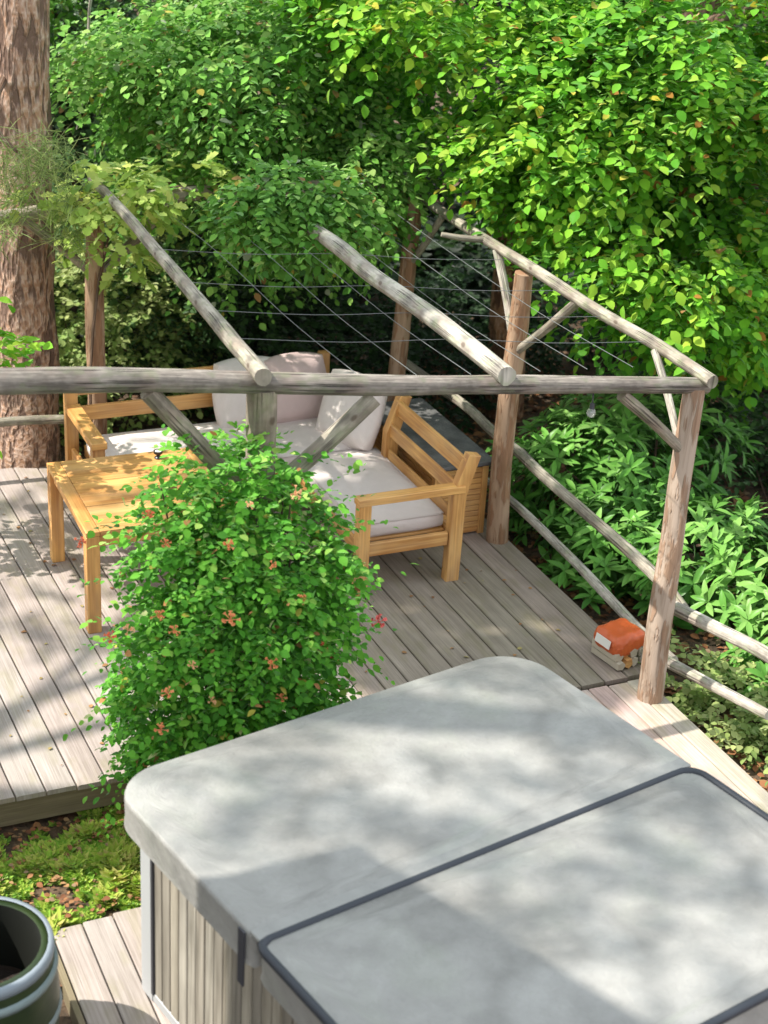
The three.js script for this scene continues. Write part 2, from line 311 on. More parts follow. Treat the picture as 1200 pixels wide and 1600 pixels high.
function addFoliage(parent, list, geo, mat, o = {}) {
  let rest = list; const origin = parent.position;
  if (o.parts) { // the leaves that show largest are parts of their own
    const size = (e) => frus.containsPoint(e.p) ? V().setFromMatrixScale(e.m).y / e.p.distanceTo(CAM) * (o.near ? 1 : 1) - e.p.distanceTo(CAM) * 0.004 : -9;
    const order = list.map((e, i) => [size(e), i]).sort((a, b) => b[0] - a[0]), hero = new Set(order.slice(0, o.parts).filter((q) => q[0] > -5).map((q) => q[1]));
    for (const i of hero) { const m = mesh(o.leaf ?? 'leaf', geo, bucketMat(mat, o.pal, list[i].c), parent); list[i].m.decompose(m.position, m.quaternion, m.scale); m.position.sub(origin); }
    rest = list.filter((_, i) => !hero.has(i));
  }
  const im = new THREE.InstancedMesh(geo, mat, rest.length); im.name = o.name ?? 'crown'; im.castShadow = im.receiveShadow = true;
  const c = new THREE.Color(), sh = new THREE.Matrix4().makeTranslation(-origin.x, -origin.y, -origin.z);
  rest.forEach((e, i) => { im.setMatrixAt(i, tmpM.multiplyMatrices(sh, e.m)); im.setColorAt(i, c.setRGB(...e.c)); });
  im.userData.kind = 'stuff'; parent.add(im); return im;
}

// ------------------------------------------------------------------ the setting: ground, decks
const GY = -0.3;
{
  const g = new THREE.PlaneGeometry(500, 500, 1, 1); g.rotateX(-Math.PI / 2); const uv = g.attributes.uv; for (let i = 0; i < uv.count; i++) uv.setXY(i, uv.getX(i) * 500, uv.getY(i) * 500);
  const m = mesh('ground', g, soilM, scene); m.position.y = GY; tag(m, 'brown leaf-littered soil below and around the decks', null, null, 'structure');
}
function plankGeo(x0, x1, xb0, xb1, zf, zb, y, th) { // tapered board from front zf to back zb, chamfered long edges
  const c = 0.005, s = [[0, -th], [0, -c], [c, 0]], pos = [], uv = [], idx = [], ou = R() * 4, ov = R() * 8;
  const ring = (a, b, z) => [[a, y - th], [a, y - c], [a + c, y], [b - c, y], [b, y - c], [b, y - th]].map((q) => [q[0], q[1], z]);
  const A = ring(x0, x1, zf), B = ring(xb0, xb1, zb);
  const quad = (p, q, r, t, f) => { const k = pos.length / 3; for (const e of [p, q, r, t]) { pos.push(...e); uv.push(...f(e)); } idx.push(k, k + 1, k + 2, k, k + 2, k + 3); };
  for (let i = 0; i < 5; i++) quad(A[i], B[i], B[i + 1], A[i + 1], (e) => [e[0] - x0 + e[1] + ou, e[2] + ov]);
  quad(A[0], A[1], A[4], A[5], (e) => [e[0] + ou, e[1] + ov]); quad(A[1], A[2], A[3], A[4], (e) => [e[0] + ou, e[1] + ov]);
  quad(B[5], B[4], B[1], B[0], (e) => [e[0] + ou, e[1] + ov]); quad(B[4], B[3], B[2], B[1], (e) => [e[0] + ou, e[1] + ov]);
  const g = new THREE.BufferGeometry(); g.setAttribute('position', new THREE.Float32BufferAttribute(pos, 3)); g.setAttribute('uv', new THREE.Float32BufferAttribute(uv, 2)); g.setIndex(idx); g.computeVertexNormals(); return g;
}
const ZF = -7.04, ZB = -11.02;
const deck = struct('deck', 'weathered grey-brown timber deck under the pole pergola');
{
  const pitch = 0.157, xR = 5.12;
  let x = 0.1, i = 0; const front = (q) => ZF + 0.03 - 0.006 * (q - 3) * (q - 3);
  while (x < xR - 0.05) {
    const w = Math.min(pitch, xR - x), a = x + 0.004, b = x + w - 0.004, sl = (q) => q - (q < 3.4 ? 0.024 : -0.012) * (ZF - ZB) * clamp((3.4 - q) / 1.5, -1, 1) * (q < 3.4 ? 1 : -1);
    const right = x > 3.15 + 0.3 * R(), m = (right ? deckShadeStained : deckMats);
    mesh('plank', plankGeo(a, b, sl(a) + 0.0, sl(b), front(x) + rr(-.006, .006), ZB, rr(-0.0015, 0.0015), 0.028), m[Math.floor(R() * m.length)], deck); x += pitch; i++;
  }
  mesh('fascia_board', timber([0.1, -0.115, -7.08], [5.1, -0.115, -7.08], 0.03, 0.165, 0.004), fasciaM, deck);
  mesh('edge_board', timber([5.095, -0.115, -7.1], [5.095, -0.115, -11.0], 0.03, 0.165, 0.004), fasciaM, deck);
  mesh('edge_board', timber([0.1, -0.115, -10.99], [5.05, -0.115, -10.99], 0.03, 0.165, 0.004), fasciaM, deck);
}
const side = struct('walkway', 'narrow pinkish board walkway running along the right of the hot tub');
{
  let x = 4.02, i = 0;
  for (; x < 5.05; x += 0.131, i++) mesh('plank', plankGeo(x + 0.003, x + 0.127, x + 0.003, x + 0.127, -2.6, -6.985 + rr(-.008, .004), rr(-.002, .001) - 0.004, 0.028), std({ ...deckT, bumpScale: 0.0025, color: rgb(1.02 + rr(-.08, .06), 0.9 + rr(-.06, .05), 0.86 + rr(-.06, .05)) }), side);
  mesh('edge_board', timber([5.05, -0.12, -2.6], [5.05, -0.12, -6.97], 0.03, 0.165, 0.004), fasciaM, side);
}
const lower = struct('lower_deck', 'pale sunlit lower deck that carries the hot tub');
{
  let x = 1.33, i = 0;
  for (; x < 3.95; x += 0.15, i++) mesh('plank', plankGeo(x + 0.003, x + 0.146, x + 0.003, x + 0.146, -2.5, -6.2 - 0.08 * (x - 1.33) + rr(-.006, .006), -0.2 + rr(-.001, .001), 0.03), deckMats[[2, 0, 2, 4][i % 4]], lower);
  mesh('edge_board', timber([1.31, -0.28, -2.5], [1.31, -0.28, -6.2], 0.03, 0.16, 0.004), fasciaM, lower);
  mesh('edge_board', timber([1.33, -0.29, -6.18], [3.9, -0.29, -6.38], 0.03, 0.14, 0.004), fasciaM, lower);
}
// patch of turf and clover between the decks
{
  const g = new THREE.PlaneGeometry(4.6, 1.5, 46, 16); g.rotateX(-Math.PI / 2); const p = g.attributes.position, uv = g.attributes.uv;
  for (let i = 0; i < p.count; i++) { const x = p.getX(i), z = p.getZ(i); p.setY(i, 0.05 * (n3(x * 3 + 5, 2, z * 3) - 0.5)); uv.setXY(i, x, z); } g.computeVertexNormals();
  const m = mesh('turf_soil', g, soilM, scene); m.position.set(1.6, -0.235, -6.6); tag(m, 'bare reddish soil between the upper and lower decks', null, null, 'structure');
  const out = [], pal = [[0.13, 0.30, 0.03], [0.30, 0.52, 0.05], [0.52, 0.62, 0.10], [0.62, 0.55, 0.18]];
  for (let i = 0; i < 52000; i++) {
    const x = rr(0.3, 2.2), z = rr(-7.06, -6.12 - 0.05 * (x - 1.3)); if (x > 1.34 && z > -6.24) continue;
    const d = 0.65 * n3(x * 3.4 + 3, 7, z * 3.4) + 0.35 * n3(x * 11, 3, z * 11); if (d < 0.37 + 0.13 * R()) continue;
    const q = V(x, -0.235 + 0.05 * (n3((x - 1.6) * 3 + 5, 2, (z + 6.6) * 3) - 0.5), z), a = R() * 6.28, ln = R() < 0.6;
    const c = pick(pal, 0.45 + (d - 0.5) * 1.2 + rr(-.35, .35));
    out.push({ m: leafMatrix(q.clone().add(V(0, ln ? 0 : 0.02 * R(), 0)), V(Math.cos(a) * 0.8, ln ? 1 : 0.25, Math.sin(a) * 0.8), V(rr(-.5, .5), 1, rr(-.5, .5)), (0.6 + 2.2 * (d - 0.42)) * (ln ? rr(0.04, 0.09) : rr(0.03, 0.05)), ln ? 0.9 : 1.3), c, p: q });
  }
  const t = addFoliage(scene, out, LEAF.small, LMthin, { name: 'turf' }); t.name = numbered('turf'); tag(t, 'patchy bright green turf and clover in the sunlit strip between the two decks', 'grass', null, 'stuff');
}
// fallen leaves and low plants on the ground
{
  const out = [], pal = [[0.10, 0.04, 0.02], [0.26, 0.10, 0.04], [0.32, 0.17, 0.07], [0.20, 0.14, 0.08]];
  for (let i = 0; i < 6500; i++) {
    const left = R() < 0.12, x = left ? rr(0.4, 2.3) : rr(5.15, 7.6), z = left ? rr(-7.05, -6.25) : rr(-13, -4.5), a = R() * 6.28, q = V(x, (left ? -0.215 : GY + 0.012) + R() * 0.02, z);
    out.push({ m: leafMatrix(q, V(Math.cos(a), rr(-.2, .3), Math.sin(a)), V(rr(-.5, .5), 1, rr(-.5, .5)), (left ? 0.55 : 1) * rr(0.035, 0.075)), c: pick(pal, R()), p: q });
  }
  const t = addFoliage(scene, out, LEAF.oval, std({ color: 0xffffff, side: THREE.DoubleSide, roughness: 0.9 }), { name: 'leaf_litter' }); t.name = numbered('leaf_litter'); tag(t, 'brown fallen leaves scattered over the soil', 'leaf litter', null, 'stuff');
}

// ------------------------------------------------------------------ house wing to the left (its corner shades the near half of the hot tub)
{
  const h = thing('house_wing', 'pale rendered gable wing of the house left of the decks', 'house', [-1.05, 0, 0]);
  const s = new THREE.Shape(); s.moveTo(5.85, GY); s.lineTo(5.85, 5.35); s.lineTo(2.7, 7.55); s.lineTo(-0.4, 5.35); s.lineTo(-0.4, GY); s.closePath();
  const g = new THREE.ExtrudeGeometry(s, { depth: 6, bevelEnabled: false }); g.rotateY(Math.PI / 2); g.translate(-6, 0, 0); // shape x -> -z, depth -> x
  mesh('wall', g, std({ color: rgb(0.62, 0.6, 0.55), roughness: 0.95 }), h);
  for (const [a, b] of [[[5.99, 5.26], [2.7, 7.56]], [[-0.54, 5.26], [2.7, 7.56]]]) {
    const r = timber([-3, a[1] + 0.06, -a[0]], [-3, b[1] + 0.06, -b[0]], 6.1, 0.1, 0.02); mesh('roof', r, std({ color: rgb(0.18, 0.1, 0.07), roughness: 0.9 }), h);
  }
}
// ------------------------------------------------------------------ pergola of round poles
{
  const o = thing('pergola', 'open pergola frame of weathered round poles standing over the deck', 'pergola', [2.6, 0, -7]);
  const P = (name, pts, rad, mat, label, seg = 14, wob = 0.12) => { const g = pole(pts, rad, seg, wob, 0.1, pts.length > 2 || rad[0] > 0.06 ? 0.010 : 0); g.translate(-2.6, 0, 7); return mesh(name, g, mat, o, label); };
  P('beam', [[0.2, 2.38, -6.96], [1.36, 2.272, -6.95], [2.6, 2.135, -6.95], [3.9, 1.985, -6.95], [5.16, 1.845, -6.94]], [0.059, 0.059, 0.057, 0.050, 0.045], beamM, 'long grey front beam running across the whole frame');
  P('post', [[2.59, -0.05, -7.0], [2.61, 1.0, -7.0], [2.61, 2.1, -6.97]], [0.081, 0.076, 0.072], poleDark);
  P('post', [[0.45, -0.05, -7.0], [0.45, 2.3, -6.98]], [0.085, 0.08], poleDark);
  P('post', [[4.97, -0.02, -6.79], [5.0, 0.7, -6.84], [5.05, 1.3, -6.91], [5.09, 1.84, -6.95]], [0.074, 0.072, 0.066, 0.06], barkM, 'corner post with patches of brown bark');
  P('post', [[5.06, -0.02, -8.89], [5.04, 1.0, -8.88], [5.06, 1.9, -8.86]], [0.073, 0.069, 0.062], barkRed, 'reddish bark post beside the storage chest');
  P('post', [[4.97, -0.02, -10.5], [4.99, 1.0, -10.45], [5.0, 1.98, -10.38]], [0.066, 0.062, 0.058], barkRed);
  P('post', [[2.76, -0.02, -10.7], [2.77, 1.0, -10.7], [2.79, 2.0, -10.68]], [0.07, 0.068, 0.064], barkRed);
  P('purlin', [[2.565, 2.205, -6.84], [2.61, 2.206, -7.7], [2.66, 2.197, -8.6], [2.71, 2.198, -9.6], [2.74, 2.19, -10.6]], [0.044, 0.039, 0.034, 0.029], poleM);
  P('purlin', [[3.875, 2.065, -6.86], [3.88, 2.075, -8.0], [3.87, 2.09, -9.0], [3.87, 2.09, -10.0]], [0.052, 0.052, 0.047, 0.040], poleWhite, 'palest purlin with smooth silvery surface');
  P('purlin', [[5.13, 1.905, -6.85], [5.08, 1.935, -8.0], [5.07, 1.955, -9.2], [5.05, 1.99, -10.55]], [0.038, 0.038, 0.035, 0.033], poleM);
  P('back_beam', [[0.9, 1.72, -10.72], [2.15, 1.92, -10.72], [3.69, 2.03, -10.7], [5.1, 2.04, -10.5]], [0.06, 0.058, 0.05, 0.045], poleDark);
  const B = (a, b, r, mat = poleM) => P('brace', [a, [(a[0] + b[0]) / 2 + 0.01, (a[1] + b[1]) / 2, (a[2] + b[2]) / 2], b], [r, r * 0.96, r * 0.92], mat);
  B([2.04, 2.15, -6.95], [2.58, 1.47, -6.97], 0.045, poleDark); B([3.19, 1.99, -6.95], [2.64, 1.52, -6.97], 0.046);
  B([4.63, 1.85, -6.95], [5.03, 1.50, -6.92], 0.034, poleDark); B([5.085, 1.91, -7.36], [5.035, 1.5, -6.93], 0.022, poleWhite);
  B([5.07, 1.93, -8.19], [5.05, 1.37, -8.86], 0.03); B([5.06, 1.94, -9.24], [5.05, 1.40, -8.88], 0.03, poleWhite);
  B([5.04, 1.95, -10.02], [4.99, 1.47, -10.42], 0.026);
  B([2.3, 1.92, -10.7], [2.77, 1.5, -10.7], 0.032, poleDark); B([3.34, 1.99, -10.7], [2.8, 1.5, -10.7], 0.036, poleDark);
  P('stub', [[4.78, 1.99, -9.5], [4.9, 1.97, -9.46], [5.08, 1.96, -9.4]], [0.016, 0.02, 0.022], poleM, null, 7);
}
// wires strung through the roof
{
  const W = (name, label, pts) => { const m = mesh(name, wireGeo(pts, 0.0019), std({ color: rgb(0.16, 0.17, 0.17), metalness: 0.2, roughness: 0.6 }), scene); tag(m, label, 'wire', 'roof wires of the pergola'); };
  const y = (x) => 2.1 - 0.06 * (x - 3);
  [[3.13, 'thin wire along the roof just right of the left purlin'], [3.43, 'thin wire along the roof, second right of the left purlin'], [3.72, 'thin wire along the roof just left of the palest purlin'], [4.12, 'thin wire along the roof just right of the palest purlin'], [4.40, 'thin wire along the roof midway between the palest purlin and right purlin'], [4.68, 'thin wire along the roof nearest the right purlin']].forEach(([x, l]) =>
    W('roof_wire', l, [[x, y(x), -6.95], [x + 0.02, y(x) - 0.05, -8], [x + 0.03, y(x) - 0.04, -9.4], [x + 0.03, 2.0, -10.7]]));
  [[-7.5, 'thin cross wire of the roof, nearest the front beam'], [-7.95, 'thin cross wire of the roof, second behind the front beam'], [-8.45, 'thin cross wire of the roof, third behind the front beam'], [-9.1, 'thin cross wire of the roof, farthest from the front beam']].forEach(([z, l]) =>
    W('roof_wire', l, [[2.66, 2.16, z], [3.3, 2.085, z + 0.02], [3.88, 2.04, z], [4.5, 1.97, z + 0.03], [5.07, 1.93, z + 0.05]]));
}
// hanging bulb
{
  const o = thing('hanging_bulb', 'small clear glass bulb hanging under the front beam near the corner', 'light bulb', [4.46, 1.78, -6.96]);
  mesh('cord', new THREE.CylinderGeometry(0.004, 0.004, 0.1, 6).translate(0, 0.075, 0), darkTrim, o);
  mesh('cap', new THREE.CylinderGeometry(0.012, 0.014, 0.03, 10).translate(0, 0.02, 0), darkTrim, o);
  mesh('glass', new THREE.LatheGeometry([[0.001, -0.045], [0.016, -0.04], [0.026, -0.022], [0.022, -0.004], [0.012, 0.008]].map((p) => new THREE.Vector2(...p)), 14), new THREE.MeshPhysicalMaterial({ color: 0xffffff, roughness: 0.05, transmission: 0.9, thickness: 0 }), o);
}
// post and rail fences
{
  const rail = (o, pts, rad, mat = poleM) => { const g = pole(pts, rad, 9, 0.12, 0.1, 0.02); g.translate(-o.position.x, 0, -o.position.z); mesh('rail', g, mat, o); };
  const a = thing('rail_fence', 'two-rail pole fence along the right edge of the deck, running on past the corner post', 'fence', [5.2, 0, -9]);
  rail(a, [[5.2, 0.58, -10.9], [5.2, 0.63, -9.7], [5.2, 0.61, -8.9]], [0.034, 0.036, 0.038]);
  rail(a, [[5.2, 0.61, -8.95], [5.19, 0.58, -8.0], [5.19, 0.53, -7.1], [5.16, 0.50, -6.8]], [0.038, 0.036, 0.036], poleM);
  rail(a, [[5.12, 0.50, -6.95], [5.17, 0.56, -6.5], [5.2, 0.615, -6.1], [5.24, 0.64, -5.2]], [0.042, 0.04, 0.038], poleWhite);
  rail(a, [[5.2, 0.24, -10.8], [5.21, 0.22, -8.93], [5.2, 0.17, -7.8], [5.18, 0.14, -6.9]], [0.03, 0.03, 0.032, 0.032], poleWhite);
  rail(a, [[5.14, 0.12, -7.0], [5.18, 0.2, -6.5], [5.22, 0.27, -6.05]], [0.036, 0.034, 0.03], poleWhite);
  const b = thing('back_rail', 'single grey pole rail behind the deck, left of the sofa arm', 'fence', [1.9, 0, -10.87]);
  rail(b, [[0.9, 0.46, -10.86], [2.1, 0.43, -10.86], [2.72, 0.40, -10.82]], [0.036, 0.034, 0.032]);
}

// ------------------------------------------------------------------ hot tub and its cover
const TA = 0.2;
{
  const o = thing('hot_tub', 'taupe-panelled square hot tub under a grey cover on the lower deck', 'hot tub', [2.84, -0.2, -4.8], TA);
  const X = 1.02, Z = 1.11, H = 0.98;
  mesh('shell', rbox(2 * X - 0.1, H - 0.06, 2 * Z - 0.1, 0.02).translate(0, (H - 0.06) / 2 + 0.02, 0), darkTrim, o);
  const side4 = [[-X, 0, -Math.PI / 2, Z], [X, 0, Math.PI / 2, Z], [0, -Z, Math.PI, X], [0, Z, 0, X]];
  side4.forEach(([x, z, t, half], s) => {
    const n = Math.round((2 * half - 0.24) / 0.074), w = (2 * half - 0.24) / n;
    for (let i = 0; i < n; i++) { const u = -half + 0.12 + w * (i + 0.5); const m = mesh('slat', rbox(w - 0.006, H - 0.09, 0.03, 0.007, 1), slatMats[Math.floor(R() * 4)], o); m.position.set(x + u * Math.cos(t), H / 2, z - u * Math.sin(t)); m.rotation.y = t; m.translateZ(-0.012 + rr(-.002, .002)); }
    const b = mesh('base_strip', rbox(2 * half - 0.06, 0.05, 0.04, 0.006), greyTrim, o); b.position.set(x, 0.03, z); b.rotation.y = t; b.translateZ(-0.012 + s * 0.0015);
  });
  for (const [x, z, t] of [[-X, -Z, 0], [X, -Z, -Math.PI / 2], [X, Z, Math.PI], [-X, Z, Math.PI / 2]]) {
    const s = new THREE.Shape(); s.moveTo(0.13, 0); s.lineTo(0.05, 0.0); s.quadraticCurveTo(0, 0, 0, 0.05); s.lineTo(0, 0.13); s.lineTo(0.03, 0.13); s.lineTo(0.03, 0.06); s.quadraticCurveTo(0.03, 0.03, 0.06, 0.03); s.lineTo(0.13, 0.03); s.closePath();
    const g = new THREE.ExtrudeGeometry(s, { depth: H - 0.06, bevelEnabled: false, curveSegments: 5 }); g.rotateX(Math.PI / 2); g.translate(0, H - 0.05, 0);
    const m = mesh('corner_trim', boxUV(g, 1), greyTrim, o); m.position.set(x, 0, z); m.rotation.y = t; m.translateX(-0.012); m.translateZ(-0.012);
    for (const q of [[0.118, 0.0], [0.0, 0.118]]) { const d = mesh('groove', new THREE.BoxGeometry(0.016, H - 0.1, 0.016), darkTrim, m); d.position.set(q[0] + (q[0] ? 0.014 : 0.006), H / 2, q[1] + (q[1] ? 0.014 : 0.006)); }
  }
}
{
  const o = thing('spa_cover', 'folding grey vinyl spa cover with dark piping, mottled and water-stained, lying on the hot tub', 'spa cover', [2.84, 0.74, -4.8], TA);
  const A = 1.13, B = 1.22, T = 0.155;
  // rounded-rectangle outline (x, z) with its own radius at each corner
  const outline = (x0, z0, x1, z1, r) => { const s = new THREE.Shape(); const [a, b, c, d] = r;
    s.moveTo(x0 + a, z0); s.lineTo(x1 - b, z0); if (b) s.absarc(x1 - b, z0 + b, b, -Math.PI / 2, 0); s.lineTo(x1, z1 - c); if (c) s.absarc(x1 - c, z1 - c, c, 0, Math.PI / 2); s.lineTo(x0 + d, z1); if (d) s.absarc(x0 + d, z1 - d, d, Math.PI / 2, Math.PI); s.lineTo(x0, z0 + a); if (a) s.absarc(x0 + a, z0 + a, a, Math.PI, Math.PI * 1.5); return s; };
  const half = (z0, z1, r, lift, label) => { // pillowy slab: rings from the skirt up over a rounded edge, then a softly domed top
    const pts = outline(-A, z0, A, z1, r).getSpacedPoints(150).slice(0, -1), n = pts.length, cx = 0, cz = (z0 + z1) / 2, pos = [], uv = [], idx = [];
    const prof = [[0, 0], [0.004, 0.03], [0.002, T - 0.022], [0.006, T - 0.008], [0.016, T - 0.001], [0.07, T + 0.003]];
    const inset = (p, d) => { const k = 1 - d / A, kz = 1 - d / ((z1 - z0) / 2); return [cx + (p.x - cx) * k, cz + (p.y - cz) * kz]; };
    for (const [d, y] of prof) for (const p of pts) { const [x, z] = inset(p, d); pos.push(x, y + lift * clamp((z - z0) / (z1 - z0)), z); uv.push(x + y, z + y); }
    for (let k = 0; k < prof.length - 1; k++) for (let j = 0; j < n; j++) { const a = k * n + j, b = k * n + (j + 1) % n; idx.push(a, a + n, b, b, a + n, b + n); }
    // top: concentric rings to the middle
    const M = 14; let base = (prof.length - 1) * n;
    for (let k = 1; k <= M; k++) { const f = k / M, st = pos.length / 3; for (const p of pts) { const [ex, ez] = inset(p, 0.07), x = ex + (cx - ex) * f, z = ez + (cz - ez) * f; const wr = 0.008 * (n3(x * 3.1 + 8, 1, z * 3.1) - 0.5) + 0.004 * (n3(x * 9, 4, z * 9) - 0.5); pos.push(x, T + 0.003 + 0.012 * Math.sin(Math.min(1, f * 1.6) * Math.PI / 2) + wr * Math.min(1, f * 4) + lift * clamp((z - z0) / (z1 - z0)), z); uv.push(x, z); }
      for (let j = 0; j < n; j++) { const a = base + j, b = base + (j + 1) % n, c = st + j, d = st + (j + 1) % n; idx.push(a, c, b, b, c, d); } base = st; }
    const g = new THREE.BufferGeometry(); g.setAttribute('position', new THREE.Float32BufferAttribute(pos, 3)); g.setAttribute('uv', new THREE.Float32BufferAttribute(uv, 2)); g.setIndex(idx); g.computeVertexNormals();
    const m = mesh('cover_panel', g, vinylM, o, label); m.material = vinylM; m.material.side = THREE.DoubleSide; return pts;
  };
  half(-B, -0.012, [0.23, 0.25, 0.03, 0.03], 0.012, 'far half of the cover with large rounded corners');
  const p2 = half(0.012, B, [0.05, 0.09, 0.2, 0.2], 0, 'near half of the cover edged with dark piping');
  const ring = new THREE.CatmullRomCurve3(p2.map((p) => V(p.x * 0.997, T - 0.004, p.y)), true, 'catmullrom', 0.2);
  mesh('piping', new THREE.TubeGeometry(ring, 320, 0.019, 8, true), pipingM, o);
  mesh('hinge_flap', rbox(2 * A - 0.02, 0.018, 0.07, 0.008).translate(0, T + 0.004, -0.02), vinylSkirt, o);
  for (const z of [-0.08, 0.75]) { mesh('strap', rbox(0.008, 0.26, 0.045, 0.003).translate(-A - 0.006, 0.03, z), darkTrim, o); }
}
// planter barrel at the lower left
{
  const o = thing('barrel_planter', 'dark green round planter with pale grey hoops and dark soil, cut by the left edge', 'planter', [0.87, GY, -5.5]);
  const L = (pts, n = 40) => new THREE.LatheGeometry(pts.map((p) => new THREE.Vector2(...p)), n);
  const r = (y) => 0.275 + 0.055 * Math.sin(clamp(y / 0.78) * Math.PI * 0.95);
  const pr = []; for (let i = 0; i <= 14; i++) { const y = i / 14 * 0.7; pr.push([r(y), y]); }
  const greenT = tex(128, 128, (u, v) => { const m = fbm(u, v, 6, 6, 4, 121); return [...mixc([0.012, 0.026, 0.008], [0.035, 0.055, 0.014], m), m]; }, 3, 2);
  mesh('body', L([[0.001, 0], ...pr, [0.262, 0.70]]), std({ ...greenT, bumpScale: 0.003, roughness: 0.4 }), o);
  mesh('lining', L([[0.262, 0.699], [0.285, 0.5], [0.3, 0.3]]), std({ color: rgb(0.005, 0.007, 0.003), roughness: 0.9, side: THREE.DoubleSide }), o);
  const hoop = (y, h, c) => { const q = r(y) + 0.004; mesh('hoop', L([[q - 0.02, y], [q, y], [q + 0.006, y + h / 2], [q, y + h], [q - 0.02, y + h]]), std({ color: c, roughness: 0.5, metalness: 0.1 }), o); };
  hoop(0.655, 0.05, rgb(0.27, 0.31, 0.35)); hoop(0.575, 0.04, rgb(0.24, 0.30, 0.30)); hoop(0.36, 0.045, rgb(0.24, 0.29, 0.30)); hoop(0.08, 0.045, rgb(0.24, 0.29, 0.30));
  mesh('soil', L([[0.001, 0.36], [0.15, 0.365], [0.29, 0.35]]), std({ ...soilT, color: rgb(0.25, 0.2, 0.18), bumpScale: 0.02 }), o);
}
// ------------------------------------------------------------------ garden furniture
{
  const o = thing('garden_table', 'low square oiled wood garden table on the left of the deck', 'table', [2.62, 0, -9.02], -0.02);
  const W = 0.98, D = 1.05, H = 0.672, n = 6, bw = (D - 0.004) / n;
  for (let i = 0; i < n; i++) { const m = mesh('top_slat', rbox(W - 0.17, 0.03, bw - 0.004, 0.004, 0), warmMats[i % 4], o); m.position.set(0, H - 0.016 + (i % 2) * 0.0008, -D / 2 + bw * (i + 0.5)); }
  for (const s of [-1, 1]) mesh('end_board', rbox(0.083, 0.032, D, 0.005, 2).translate(s * (W / 2 - 0.0415), H - 0.0155, 0), warmMats[2], o);
  for (const s of [-1, 1]) { mesh('apron', rbox(0.025, 0.075, D - 0.16, 0.003, 2).translate(s * (W / 2 - 0.04), H - 0.07, 0), warmMats[1], o); mesh('apron', rbox(W - 0.17, 0.075, 0.025, 0.003, 0).translate(0, H - 0.07, s * (D / 2 - 0.035)), warmMats[1], o); }
  for (const x of [-1, 1]) for (const z of [-1, 1]) mesh('leg', rbox(0.082, H - 0.034, 0.082, 0.006, 1).translate(x * (W / 2 - 0.042), (H - 0.034) / 2, z * (D / 2 - 0.042)), warmMats[(x + z + 4) % 4], o);
}
{
  const o = thing('tea_light_holder', 'small dark metal tea light holder near the back edge of the garden table', 'candle holder', [2.83, 0.674, -9.42]);
  mesh('cup', new THREE.LatheGeometry([[0.001, 0], [0.026, 0], [0.024, 0.006], [0.012, 0.012], [0.012, 0.02], [0.03, 0.034], [0.03, 0.05], [0.026, 0.05], [0.024, 0.036]].map((p) => new THREE.Vector2(...p)), 18), std({ color: rgb(0.04, 0.04, 0.045), roughness: 0.35, metalness: 0.6 }), o);
  mesh('candle', new THREE.CylinderGeometry(0.021, 0.021, 0.012, 14).translate(0, 0.042, 0), std({ color: rgb(0.7, 0.68, 0.6), roughness: 0.5 }), o);
}
